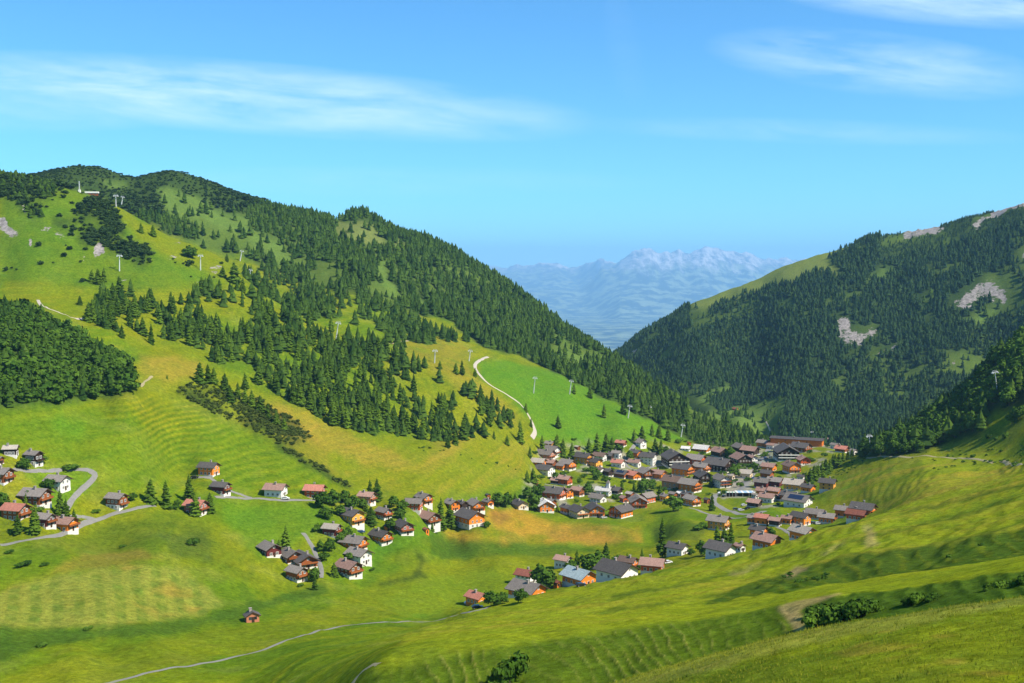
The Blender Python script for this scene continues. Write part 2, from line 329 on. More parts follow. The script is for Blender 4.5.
# wooded ridge behind
WOOD_L = [(-100,165),(45,160),(100,155),(180,160),(250,180),(330,205),(365,195),(420,220),(500,265),(580,325),(680,390),(760,425),(800,436),(790,448),(700,446),(660,426),(600,396),(560,374),(520,356),(480,346),(450,322),(415,312),(380,300),(340,292),(300,280),(268,268),(240,258),(200,252),(150,226),(110,203),(80,190),(0,190)]
CLEAR_L = [[(160,188),(175,190),(200,200),(222,212),(248,214),(250,235),(225,230),(200,218),(170,218),(158,205)], [(326,215),(350,222),(366,219),(378,232),(384,246),(352,245),(333,230)], [(372,254),(386,262),(394,283),(404,300),(388,292),(376,275)],
           [(407,280),(420,293),(430,317),(418,310),(410,295)], [(252,230),(285,247),(298,262),(282,268),(254,250)], [(392,236),(406,245),(402,256),(391,250)], [(452,268),(460,275),(464,290),(456,282)], [(262,296),(280,300),(300,315),(285,318),(262,306)], [(300,300),(312,306),(326,322),(314,322)], [(545,352),(575,352),(590,362),(580,370),(560,368)], [(100,180),(128,182),(132,188),(108,188)]]
summit = np.clip((330 - gpx) / 60, 0, 1) * np.clip((gz - 60) / 40, 0, 1)
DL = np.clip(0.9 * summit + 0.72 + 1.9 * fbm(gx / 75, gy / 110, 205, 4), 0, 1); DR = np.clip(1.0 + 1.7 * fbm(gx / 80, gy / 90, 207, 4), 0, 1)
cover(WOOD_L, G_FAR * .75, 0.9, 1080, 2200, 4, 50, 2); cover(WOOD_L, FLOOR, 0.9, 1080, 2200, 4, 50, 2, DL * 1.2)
for i, pl in enumerate(CLEAR_L): cover(pl, G_FAR if i not in (1, 5) else G_PALE * 0.8, 0.9, 1080, 2200, 4, 51 + i, 2)
rocky([(314,236),(328,239),(342,250),(338,256),(322,248)], 1080, 2200, 66, .8)
# mountain on the right
WOOD_R = [(600,350),(640,320),(700,285),(780,250),(850,230),(930,215),(1024,190),(1300,120),(1300,480),(860,480),(780,445),(700,400),(640,385)]
CLEAR_R = [[(684,302),(720,284),(768,264),(800,250),(838,238),(856,246),(832,256),(826,262),(842,270),(838,280),(824,276),(812,272),(800,283),(784,288),(770,286),(742,297),(712,308),(690,309)],
           [(957,321),(985,312),(1002,309),(1004,316),(978,327),(962,326)], [(714,414),(736,407),(756,402),(782,398),(786,408),(782,430),(776,447),(736,447),(722,430)], [(696,402),(716,390),(728,384),(732,391),(716,398),(704,406)], [(806,426),(818,424),(820,431),(808,432)],
           [(866,276),(884,266),(894,272),(876,282)], [(918,300),(934,292),(932,302),(920,316)], [(770,300),(790,302),(800,312),(782,312)], [(835,298),(862,290),(866,294),(842,302)]]
ROCK_R = [[(944,308),(960,290),(990,274),(1014,288),(1006,310),(986,304),(962,316)], [(834,318),(846,313),(854,328),(866,327),(882,322),(880,338),(856,350),(838,343)], [(868,356),(884,346),(904,340),(898,350),(874,362)], [(901,240),(905,224),(912,220),(922,226),(930,219),(944,218),(944,235),(918,240)], [(966,233),(974,218),(986,216),(1000,202),(1030,190),(1030,206),(1010,212),(998,222),(984,226),(976,233)], [(1008,262),(1026,255),(1026,266)], [(945,362),(958,354),(962,362),(950,370)], [(884,352),(892,346),(906,342),(902,350),(890,358)], [(1016,250),(1030,246),(1030,262),(1014,262)], [(925,318),(932,314),(934,322),(926,326)], [(770,376),(777,372),(778,380)], [(625,352),(640,345),(642,350),(630,360)], [(690,318),(700,314),(702,320)], [(676,388),(684,384),(686,390)]]
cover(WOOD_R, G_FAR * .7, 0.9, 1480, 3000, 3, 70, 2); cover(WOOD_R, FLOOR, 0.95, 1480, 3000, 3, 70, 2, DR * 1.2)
for i, pl in enumerate(CLEAR_R): cover(pl, (G_PALE * np.array((1,1,.8))) if i == 0 else G_FAR, 0.9, 1480, 3000, 4, 71 + i, 2)
for i, pl in enumerate(ROCK_R): rocky(pl, 1480, 3000, 81 + i, 0.78)
# spur
SPUR = [(860,458),(872,440),(912,408),(945,388),(975,355),(1000,338),(1100,300),(1100,412),(1024,404),(1002,409),(986,418),(978,434),(950,443),(915,454)]
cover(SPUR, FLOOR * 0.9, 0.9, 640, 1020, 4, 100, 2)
rocky([(984,352),(994,340),(1006,345),(1000,362),(988,368)], 640, 1020, 101, .85)
THICK = [(-60,300),(0,304),(30,308),(70,334),(120,360),(138,386),(130,394),(80,402),(0,408),(-60,410)]
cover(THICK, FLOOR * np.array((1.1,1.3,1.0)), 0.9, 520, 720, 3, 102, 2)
# village ground
vg = fbm(gx / 12, gy / 20, 97, 3)
cover([(525,480),(540,446),(640,442),(760,442),(838,446),(800,500),(760,512),(700,500),(640,505),(560,512),(520,508)], np.array((.24,.23,.20)), 0.8, 680, 1120, 3, 109, 1, np.clip(vg * 5 - 1.0, 0, 1))
cover([(735,466),(752,470),(752,486),(742,496),(728,494),(722,484)], np.array((.26,.24,.22)), 0.85, 780, 1000, 2, 110, 1)
cover([(756,452),(774,450),(770,462),(757,468)], np.array((.2,.2,.2)), 0.7, 850, 1100, 2, 111, 1)
COL *= (1 + 0.16 * n3 * np.clip(1 - gd / 900, 0.3, 1))[..., None]
COL = np.clip(COL, 0.004, 0.8)

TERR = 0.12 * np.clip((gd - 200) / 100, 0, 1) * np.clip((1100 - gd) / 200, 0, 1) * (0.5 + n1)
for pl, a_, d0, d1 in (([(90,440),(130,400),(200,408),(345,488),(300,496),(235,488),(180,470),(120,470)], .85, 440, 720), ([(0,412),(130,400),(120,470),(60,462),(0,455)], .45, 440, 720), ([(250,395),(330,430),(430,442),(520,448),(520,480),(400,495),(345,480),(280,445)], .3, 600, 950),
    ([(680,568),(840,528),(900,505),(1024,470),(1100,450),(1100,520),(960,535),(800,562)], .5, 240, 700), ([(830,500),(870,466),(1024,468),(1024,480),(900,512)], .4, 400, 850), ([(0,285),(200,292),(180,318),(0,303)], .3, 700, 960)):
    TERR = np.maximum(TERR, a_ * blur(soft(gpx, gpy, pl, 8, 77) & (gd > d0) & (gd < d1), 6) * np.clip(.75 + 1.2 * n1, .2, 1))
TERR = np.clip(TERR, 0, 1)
# ------------------------------------------------------------------ materials
def mat(name):
    m = bpy.data.materials.new(name); m.use_nodes = True
    nt = m.node_tree; nt.nodes.clear()
    out = nt.nodes.new('ShaderNodeOutputMaterial'); b = nt.nodes.new('ShaderNodeBsdfPrincipled')
    nt.links.new(b.outputs[0], out.inputs[0])
    b.inputs['Roughness'].default_value = 0.85
    b.inputs['Specular IOR Level'].default_value = 0.25
    return m, nt, b
def nd(nt, t, **kw):
    x = nt.nodes.new(t)
    for k, v in kw.items(): setattr(x, k, v)
    return x
def noise(nt, scale, detail=4, rough=0.6, vec=None):
    x = nd(nt, 'ShaderNodeTexNoise'); x.inputs['Scale'].default_value = scale; x.inputs['Detail'].default_value = detail; x.inputs['Roughness'].default_value = rough
    if vec is not None: nt.links.new(vec, x.inputs['Vector'])
    return x
def maprange(nt, sock, a, b, c, d):
    x = nd(nt, 'ShaderNodeMapRange'); nt.links.new(sock, x.inputs[0])
    for i, v in enumerate((a, b, c, d)): x.inputs[1 + i].default_value = v
    return x.outputs[0]
def mul(nt, a, b):
    x = nd(nt, 'ShaderNodeMix', data_type='RGBA', blend_type='MULTIPLY'); x.inputs[0].default_value = 1
    nt.links.new(a, x.inputs[6])
    if isinstance(b, tuple): x.inputs[7].default_value = b
    else: nt.links.new(b, x.inputs[7])
    return x.outputs[2]
def mixn(nt, f, a, b):
    x = nd(nt, 'ShaderNodeMix', data_type='RGBA'); nt.links.new(f, x.inputs[0])
    for s, v in ((6, a), (7, b)):
        if isinstance(v, tuple): x.inputs[s].default_value = v if len(v) == 4 else v + (1,)
        else: nt.links.new(v, x.inputs[s])
    return x.outputs[2]

# terrain
tm, nt, b = mat('meadow')
at_ = nd(nt, 'ShaderNodeAttribute', attribute_name='cover')
geo = nd(nt, 'ShaderNodeTexCoord')
na = noise(nt, 0.55, 6, 0.7, geo.outputs['Object']); nb_ = noise(nt, 0.06, 5, 0.6, geo.outputs['Object']); nc = noise(nt, 4.0, 3, 0.7, geo.outputs['Object'])
c = mul(nt, at_.outputs['Color'], maprange(nt, na.outputs[0], 0.3, 0.7, 0.6, 1.4))
c = mul(nt, c, maprange(nt, nc.outputs[0], 0.3, 0.7, 0.65, 1.35))
tint = mixn(nt, nb_.outputs[0], (1.12, 0.98, 0.9), (0.9, 1.03, 1.05))
c = mul(nt, c, tint)
mot = noise(nt, 0.19, 7, 0.72, geo.outputs['Object'])
c = mul(nt, c, mixn(nt, maprange(nt, mot.outputs[0], 0.32, 0.68, 0, 1), (.80, .86, .8), (1.2, 1.12, 1.1)))
sx = nd(nt, 'ShaderNodeSeparateXYZ'); nt.links.new(geo.outputs['Object'], sx.inputs[0])
tw = noise(nt, 0.022, 3, 0.5, geo.outputs['Object']); tw2 = noise(nt, 0.16, 3, 0.6, geo.outputs['Object'])
def m2_(op, a, b_, c_=None):
    x = nd(nt, 'ShaderNodeMath', operation=op)
    for i_, v in enumerate((a, b_, c_)):
        if v is None: continue
        if isinstance(v, (int, float)): x.inputs[i_].default_value = v
        else: nt.links.new(v, x.inputs[i_])
    return x.outputs[0]
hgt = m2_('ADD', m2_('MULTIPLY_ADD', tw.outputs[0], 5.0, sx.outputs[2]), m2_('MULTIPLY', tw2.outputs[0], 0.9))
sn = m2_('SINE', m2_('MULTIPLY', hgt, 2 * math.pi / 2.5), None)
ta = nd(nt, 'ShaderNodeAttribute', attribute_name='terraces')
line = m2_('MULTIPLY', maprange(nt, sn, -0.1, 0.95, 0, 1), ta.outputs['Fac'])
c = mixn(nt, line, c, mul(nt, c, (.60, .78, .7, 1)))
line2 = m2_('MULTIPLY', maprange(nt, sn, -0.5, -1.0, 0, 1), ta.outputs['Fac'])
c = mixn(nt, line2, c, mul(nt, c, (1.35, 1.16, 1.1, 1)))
ra = nd(nt, 'ShaderNodeAttribute', attribute_name='rock'); rn = noise(nt, 0.085, 8, 0.72, geo.outputs['Object']); rn2 = noise(nt, 0.22, 6, 0.7, geo.outputs['Object'])
rs = nd(nt, 'ShaderNodeMath', operation='MULTIPLY_ADD'); nt.links.new(rn.outputs[0], rs.inputs[0]); rs.inputs[1].default_value = 1.2; nt.links.new(ra.outputs['Fac'], rs.inputs[2])
rf = maprange(nt, rs.outputs[0], 1.26, 1.31, 0, 1)
c = mixn(nt, rf, c, mixn(nt, maprange(nt, rn2.outputs[0], .3, .7, 0, 1), (.10, .09, .085), (.38, .345, .325)))
nt.links.new(c, b.inputs['Base Color'])
b.inputs['Roughness'].default_value = 1.0; b.inputs['Specular IOR Level'].default_value = 0.0
bp = nd(nt, 'ShaderNodeBump'); bp.inputs['Strength'].default_value = 0.55; bp.inputs['Distance'].default_value = 0.5
nt.links.new(na.outputs[0], bp.inputs['Height'])
bp2 = nd(nt, 'ShaderNodeBump'); bp2.inputs['Strength'].default_value = 0.5; bp2.inputs['Distance'].default_value = 0.12
nt.links.new(nc.outputs[0], bp2.inputs['Height']); nt.links.new(bp.outputs[0], bp2.inputs['Normal']); nt.links.new(bp2.outputs[0], b.inputs['Normal'])

def grid_mesh(name, X, Y, Z):
    nr, ncn = X.shape
    me = bpy.data.meshes.new(name)
    co = np.stack([X, Y, Z], -1).reshape(-1, 3).astype(np.float32)
    idx = np.arange(nr * ncn).reshape(nr, ncn)
    q = np.stack([idx[:-1, :-1], idx[:-1, 1:], idx[1:, 1:], idx[1:, :-1]], -1).reshape(-1, 4)
    fill(me, co, q)
    return me
def fill(me, co, faces, smooth=True):
    """faces: (n, k) array, all of one size"""
    k = faces.shape[1]; nf = len(faces)
    me.vertices.add(len(co)); me.vertices.foreach_set('co', np.asarray(co, np.float32).ravel())
    me.loops.add(nf * k); me.loops.foreach_set('vertex_index', faces.astype(np.int32).ravel())
    me.polygons.add(nf); me.polygons.foreach_set('loop_start', np.arange(0, nf * k, k, dtype=np.int32))
    me.polygons.foreach_set('use_smooth', np.full(nf, smooth))
    me.update(calc_edges=True)
def link(name, me, parent=None):
    o = bpy.data.objects.new(name, me); col.objects.link(o)
    if parent is not None: o.parent = parent
    return o
def tag(o, label=None, cat=None, group=None, kind=None):
    if label: o['label'] = label
    if cat: o['category'] = cat
    if group: o['group'] = group
    if kind: o['kind'] = kind
    return o
me = grid_mesh('terrain', gx, gy, gz)
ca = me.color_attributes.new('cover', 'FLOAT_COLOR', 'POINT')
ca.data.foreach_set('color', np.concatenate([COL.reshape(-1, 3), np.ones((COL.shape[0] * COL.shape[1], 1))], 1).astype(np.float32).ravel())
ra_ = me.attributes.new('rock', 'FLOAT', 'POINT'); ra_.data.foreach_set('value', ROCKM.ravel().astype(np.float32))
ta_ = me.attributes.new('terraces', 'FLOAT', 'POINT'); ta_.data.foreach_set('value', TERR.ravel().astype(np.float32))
me.materials.append(tm)
tag(link('terrain', me), 'green alpine valley with meadows, worn banks and wooded slopes', 'terrain', kind='structure')

# far plain and peaks
fu = np.linspace(-1300, 1300, 900); fd = np.exp(np.linspace(math.log(3650), math.log(60000), 420))
fU, fD = np.meshgrid(fu, fd); fX = fU / F * fD; fY = fD
ppx = fU + CX
crest = np.interp(ppx, [-600,0,300,480,500,520,545,570,585,600,615,630,645,660,675,690,705,720,735,760,790,850,1000,1400], [262,262,264,266,264,263,263,267,262,258,260,252,246,250,248,250,245,247,250,256,258,255,250,250]) + 5.0 * (0.55 - ridged(ppx / 13.0 + 4.3, ppx * 0 + 3, 149, 4))
crest_d = np.interp(ppx, [0,500,580,620,700,800,1200], [52000,51000,50000,43500,44000,45500,47000])
plain = -1420 + 50 * fbm(fX / 2200, fY / 2200, 121, 3)
top = -(crest - HOR) / F * crest_d
foot_d = crest_d - 12300 - 1300 * fbm(fX / 4300, fY / 13000, 127, 2)
t = np.clip((fD - foot_d) / (crest_d - foot_d), 0, 1.0)
back = np.clip((fD - crest_d) / 8500, 0, 1)
rg = ridged(fX / 4600 + 11, fY / 7500, 131, 6)
prof = 0.62 * t ** 1.15 + 0.38 * t ** 2.5
fZ = plain + (top - plain) * prof + (rg - 0.5) * 1700 * t * (1 - 0.86 * t ** 3) + (ridged(fX / 1500, fY / 14000, 133, 3) - .5) * 260 * t * (1 - .6 * t) + 220 * (ridged(fX / 1300, fY / 3600, 137, 4) - .4) * t * (1 - .7 * t) - back * 1300
hill2 = np.exp(-((fU - 25) / 90) ** 2 - ((fD - 39900) / 2600) ** 2) * 600
fZ = fZ + hill2
fZ = np.where(fD < 9000, np.minimum(fZ, -700 - 720 * np.clip((fD - 3650) / 4000, 0, 1)), fZ)
fm, nt, b = mat('far_slopes')
tc = nd(nt, 'ShaderNodeTexCoord'); sep = nd(nt, 'ShaderNodeSeparateXYZ'); nt.links.new(tc.outputs['Object'], sep.inputs[0])
mpf = nd(nt, 'ShaderNodeMapping'); mpf.inputs['Scale'].default_value = (1, .35, .3); nt.links.new(tc.outputs['Object'], mpf.inputs[0])
nz = noise(nt, 0.0016, 8, 0.72, mpf.outputs[0]); nz2 = noise(nt, 0.0020, 5, 0.6, tc.outputs['Object'])
hz = nd(nt, 'ShaderNodeMath', operation='MULTIPLY_ADD'); nt.links.new(nz.outputs[0], hz.inputs[0]); hz.inputs[1].default_value = 1900; nt.links.new(sep.outputs[2], hz.inputs[2])
low = mixn(nt, maprange(nt, nz2.outputs[0], 0.46, 0.56, 0, 1), (.03, .045, .042), (.19, .23, .12))
nz3 = noise(nt, 0.0034, 6, 0.7, mpf.outputs[0]); rockc = mixn(nt, maprange(nt, nz3.outputs[0], .40, .58, 0, 1), (.07, .08, .09), (.48, .45, .43))
fin = mixn(nt, maprange(nt, hz.outputs[0], 860, 1180, 0, 1), low, rockc)
nt.links.new(fin, b.inputs['Base Color']); b.inputs['Roughness'].default_value = 1; b.inputs['Specular IOR Level'].default_value = 0
me = grid_mesh('far_mountains', fX, fY, fZ); me.materials.append(fm)
tag(link('mountains', me), 'far rocky mountain range beyond a wide hazy valley', 'mountains', kind='structure')

# ------------------------------------------------------------------ paths
pm, nt, b = mat('gravel')
tc = nd(nt, 'ShaderNodeTexCoord'); nz = noise(nt, 0.8, 6, 0.7, tc.outputs['Object'])
nt.links.new(mixn(nt, nz.outputs[0], (.30, .26, .21), (.50, .45, .38)), b.inputs['Base Color'])
am, nt, b = mat('asphalt')
tc = nd(nt, 'ShaderNodeTexCoord'); nz = noise(nt, 0.5, 6, 0.7, tc.outputs['Object'])
nt.links.new(mixn(nt, nz.outputs[0], (.12, .12, .115), (.27, .26, .235)), b.inputs['Base Color'])
em, nt, b = mat('trodden_earth')
tc = nd(nt, 'ShaderNodeTexCoord'); nz = noise(nt, 0.9, 6, 0.7, tc.outputs['Object'])
nt.links.new(mixn(nt, nz.outputs[0], (.18, .18, .06), (.38, .31, .2)), b.inputs['Base Color'])
def smooth_line(pts, step):
    out = []
    for i in range(len(pts) - 1):
        p0 = pts[max(i - 1, 0)]; p1 = pts[i]; p2 = pts[i + 1]; p3 = pts[min(i + 2, len(pts) - 1)]
        nn = max(2, int((p2 - p1).length / step))
        for k in range(nn):
            t = k / nn
            out.append(0.5 * ((2 * p1) + (p2 - p0) * t + (2 * p0 - 5 * p1 + 4 * p2 - p3) * t * t + (3 * p1 - p0 - 3 * p2 + p3) * t ** 3))
    out.append(pts[-1]); return out
def road(name, pixels, width, m, label, dmin=60, dmax=2600, lift=0.16):
    pts = []
    for px, py in pixels:
        p = at(px, py, dmin, dmax); pts.append(Vector((p.x, p.y, 0)))
    pts = smooth_line(pts, 2.5)
    co = []; nacross = 5
    for i, p in enumerate(pts):
        d = (pts[min(i + 1, len(pts) - 1)] - pts[max(i - 1, 0)]); d.normalize()
        nn = Vector((-d.y, d.x, 0))
        ww = width * (0.92 + 0.16 * random.random())
        for k in range(nacross):
            q = p + nn * (k / (nacross - 1) - 0.5) * ww
            co.append((q.x, q.y, ground(q.x, q.y) + lift + (0 if 0 < k < nacross - 1 else -lift * 0.7)))
    co = np.array(co).reshape(len(pts), nacross, 3)
    me = grid_mesh(name, co[..., 0], co[..., 1], co[..., 2]); me.materials.append(m)
    return tag(link(name, me), label, 'road' if 'road' in name or 'lane' in name else 'path', kind='structure')
road('path', [(532,438),(535,431),(530,418),(522,406),(506,394),(489,384),(479,374),(475,366),(480,360),(488,357)], 3.2, pm, 'pale gravel track winding down the green meadow to the village', 820, 1250, 0.3)
road('path', [(38,300),(42,306),(58,312),(86,318)], 2.3, pm, 'short pale gravel track above the alder thicket', 650, 900)
road('path', [(355,345),(375,342),(395,343),(420,338),(445,335)], 3.0, em, 'faint trodden path crossing above the forest belt', 800, 1300, 0.3)
road('road', [(0,471),(30,471),(60,470),(80,469.5),(92,472),(95,476),(90,482),(80,491),(72,500),(66,510),(60,518)], 2.6, am, 'narrow asphalt road bending down between the left chalets', 380, 640)
road('road', [(0,545),(45,537),(75,528),(92,521),(110,515),(130,510),(155,505.5)], 2.4, am, 'grey asphalt road below the orange chalet on the left', 380, 640)
road('lane', [(68,517),(84,517),(98,520)], 2.2, am, 'short lane joining the road below the left chalets', 380, 640)
road('lane', [(194,478),(205,477),(213,480),(224,488),(236,493),(252,498)], 2.6, am, 'lane from the upper orange chalet down to the slope road', 480, 680)
road('road', [(215,497),(252,498.5),(270,499.5),(290,500),(320,501),(345,503)], 2.3, am, 'level road passing the mauve roofed and red chalets', 480, 680)
road('road', [(60,695),(110,683),(170,668),(230,658),(280,643),(330,629),(380,622.5),(440,620),(470,612),(490,606)], 1.5, am, 'long grey farm road crossing the lower meadow', 220, 520)
road('path', [(346,695),(354,681),(362,672),(380,664)], 1.7, em, 'bare footpath rising beside the ribbed bank', 160, 320)
road('lane', [(303,533),(310,543),(316,555),(321,568),(321,578)], 2.2, am, 'lane curving between the lower left chalets', 450, 620)
road('road', [(643,440),(634,446),(628,456),(626,465),(636,470),(652,467),(668,464)], 3.0, am, 'village road beside the tall white house', 850, 1150)
road('road', [(772,446),(765,456),(757,466),(751,476),(744,486),(735,494),(722,493),(713,500),(722,508),(736,513),(752,514),(764,511)], 5.0, am, 'main asphalt street through the village centre', 650, 1150)
road('road', [(764,511),(745,517),(722,517),(700,511),(690,508)], 2.9, am, 'road along the lower edge of the village', 640, 900)
road('path', [(866,458),(900,456.5),(932,456.5),(960,458),(985,461),(1012,463),(1040,466)], 2.6, em, 'track below the wooded spur on the right', 480, 900)
road('lane', [(545,484),(560,487),(572,490),(585,494),(600,498)], 2.2, am, 'lane between the chalets of the upper village', 650, 950)
road('lane', [(777,527),(788,533),(794,540)], 2.4, am, 'lane to the pale roofed chalet below the row', 480, 680)
road('path', [(140,386),(146,381),(152,376)], 1.6, em, 'footpath leaving the corner of the alder thicket', 560, 760)
road('path', [(764,418),(770,430),(774,438)], 1.8, pm, 'distant track crossing the clearing behind the village', 1500, 2100, 0.4)
# ------------------------------------------------------------------ building materials
def jitter_rand(nt, lo, hi):
    oi = nd(nt, 'ShaderNodeObjectInfo')
    return maprange(nt, oi.outputs['Random'], 0, 1, lo, hi)
def timber(name, c):
    m, nt, b = mat(name); b.inputs['Specular IOR Level'].default_value = 0.08
    tc = nd(nt, 'ShaderNodeTexCoord')
    wv = nd(nt, 'ShaderNodeTexWave', wave_type='BANDS', bands_direction='Z'); wv.inputs['Scale'].default_value = 0.62; wv.inputs['Distortion'].default_value = 0.15
    nt.links.new(tc.outputs['Object'], wv.inputs['Vector'])
    nz = noise(nt, 0.7, 5, 0.65, tc.outputs['Object'])
    x = mul(nt, mixn(nt, nz.outputs[0], tuple(v * 0.62 for v in c), tuple(min(v * 1.35, 1) for v in c)), maprange(nt, wv.outputs[0], 0, 0.35, 0.85, 1.06))
    x = mul(nt, x, jitter_rand(nt, 0.78, 1.18)); nt.links.new(x, b.inputs['Base Color'])
    bp = nd(nt, 'ShaderNodeBump'); bp.inputs['Strength'].default_value = 0.4; bp.inputs['Distance'].default_value = 0.05
    nt.links.new(wv.outputs[0], bp.inputs['Height']); nt.links.new(bp.outputs[0], b.inputs['Normal'])
    return m
def plaster(name, c):
    m, nt, b = mat(name)
    tc = nd(nt, 'ShaderNodeTexCoord'); nz = noise(nt, 0.5, 6, 0.7, tc.outputs['Object'])
    nt.links.new(mul(nt, mixn(nt, nz.outputs[0], tuple(v * 0.84 for v in c), tuple(min(v * 1.1, .88) for v in c)), jitter_rand(nt, 0.9, 1.04)), b.inputs['Base Color'])
    return m
def roofing(name, c, rough=0.75):
    m, nt, b = mat(name); b.inputs['Roughness'].default_value = rough; b.inputs['Specular IOR Level'].default_value = 0.1
    tc = nd(nt, 'ShaderNodeTexCoord')
    bk = nd(nt, 'ShaderNodeTexBrick'); bk.inputs['Scale'].default_value = 1.0; bk.inputs['Brick Width'].default_value = 0.55; bk.inputs['Row Height'].default_value = 0.42; bk.inputs['Mortar Size'].default_value = 0.03
    bk.inputs['Color1'].default_value = (.82, .82, .82, 1); bk.inputs['Color2'].default_value = (1.12, 1.12, 1.12, 1); bk.inputs['Mortar'].default_value = (.55, .55, .55, 1)
    mp = nd(nt, 'ShaderNodeMapping'); mp.inputs['Rotation'].default_value = (0, 0, math.pi / 2); nt.links.new(tc.outputs['Object'], mp.inputs[0]); nt.links.new(mp.outputs[0], bk.inputs['Vector'])
    nz = noise(nt, 0.35, 6, 0.7, tc.outputs['Object'])
    x = mul(nt, mixn(nt, nz.outputs[0], tuple(v * 0.7 for v in c), tuple(v * 1.3 for v in c)), bk.outputs[0])
    x = mul(nt, x, jitter_rand(nt, 0.82, 1.2)); nt.links.new(x, b.inputs['Base Color'])
    bp = nd(nt, 'ShaderNodeBump'); bp.inputs['Strength'].default_value = 0.5; bp.inputs['Distance'].default_value = 0.05
    nt.links.new(bk.outputs[1], bp.inputs['Height']); bp.invert = True; nt.links.new(bp.outputs[0], b.inputs['Normal'])
    return m
WALLS = {'orange': timber('orange_timber', (.70, .20, .026)), 'red': timber('red_timber', (.55, .11, .028)), 'brown': timber('brown_timber', (.27, .085, .026)), 'dark': timber('dark_timber', (.045, .028, .02)),
         'yellow': timber('yellow_timber', (.72, .34, .06)), 'maroon': timber('maroon_timber', (.15, .034, .03)), 'peach': plaster('peach_plaster', (.60, .29, .15)), 'cream': plaster('cream_plaster', (.70, .55, .36)),
         'white': plaster('white_plaster', (.76, .74, .70)), 'salmon': plaster('salmon_plaster', (.52, .2, .11)), 'pink': timber('pink_timber', (.36, .12, .09))}
ROOFS = {'slate': roofing('slate_roof', (.098, .09, .086)), 'grey': roofing('grey_roof', (.215, .19, .17)), 'beige': roofing('beige_roof', (.36, .32, .27)), 'mauve': roofing('mauve_roof', (.33, .205, .165)), 'salmon': roofing('salmon_roof', (.44, .18, .13)),
         'brown': roofing('brown_roof', (.17, .115, .09)), 'bluegrey': roofing('metal_roof', (.30, .38, .40), 0.5), 'white': roofing('pale_roof', (.62, .60, .57)), 'redbrown': roofing('redbrown_roof', (.23, .085, .06))}
RNAME = {'slate': 'slate', 'grey': 'grey', 'beige': 'pale beige', 'mauve': 'mauve brown', 'salmon': 'salmon red', 'brown': 'brown', 'bluegrey': 'pale blue-grey metal', 'white': 'whitish', 'redbrown': 'red-brown'}
WNAME = {'orange': 'orange timber', 'red': 'red timber', 'brown': 'brown timber', 'dark': 'dark timber', 'yellow': 'yellow', 'maroon': 'maroon timber', 'peach': 'peach', 'cream': 'cream', 'white': 'white', 'salmon': 'salmon', 'pink': 'pinkish red'}
plinth_m = plaster('plinth_plaster', (.70, .68, .63)); fascia_m = timber('fascia_board', (.06, .035, .022)); chim_m = plaster('chimney_render', (.30, .27, .25))
metal_m, nt, b = mat('grey_steel'); b.inputs['Base Color'].default_value = (.42, .44, .45, 1); b.inputs['Roughness'].default_value = 0.5; b.inputs['Metallic'].default_value = 0.3
nz = noise(nt, 0.6, 4); nt.links.new(mixn(nt, nz.outputs[0], (.36, .38, .39), (.52, .53, .54)), b.inputs['Base Color'])
glass_m, nt, b = mat('window_glass'); b.inputs['Roughness'].default_value = 0.12; b.inputs['Specular IOR Level'].default_value = 0.5
nt.links.new(mixn(nt, jitter_rand(nt, 0, 1), (.012, .015, .02), (.06, .07, .08)), b.inputs['Base Color'])
solar_m, nt, b = mat('solar_glass'); b.inputs['Roughness'].default_value = 0.18
tc = nd(nt, 'ShaderNodeTexCoord'); nz = noise(nt, 1.2, 2, .5, tc.outputs['Object']); nt.links.new(mixn(nt, nz.outputs[0], (.012, .02, .05), (.02, .035, .08)), b.inputs['Base Color'])
frame_m = plaster('white_frame', (.78, .76, .72)); shutter_m = timber('green_shutter', (.09, .05, .03)); blue_m = plaster('blue_paint', (.10, .22, .48)); red_m = plaster('red_paint', (.5, .05, .04))

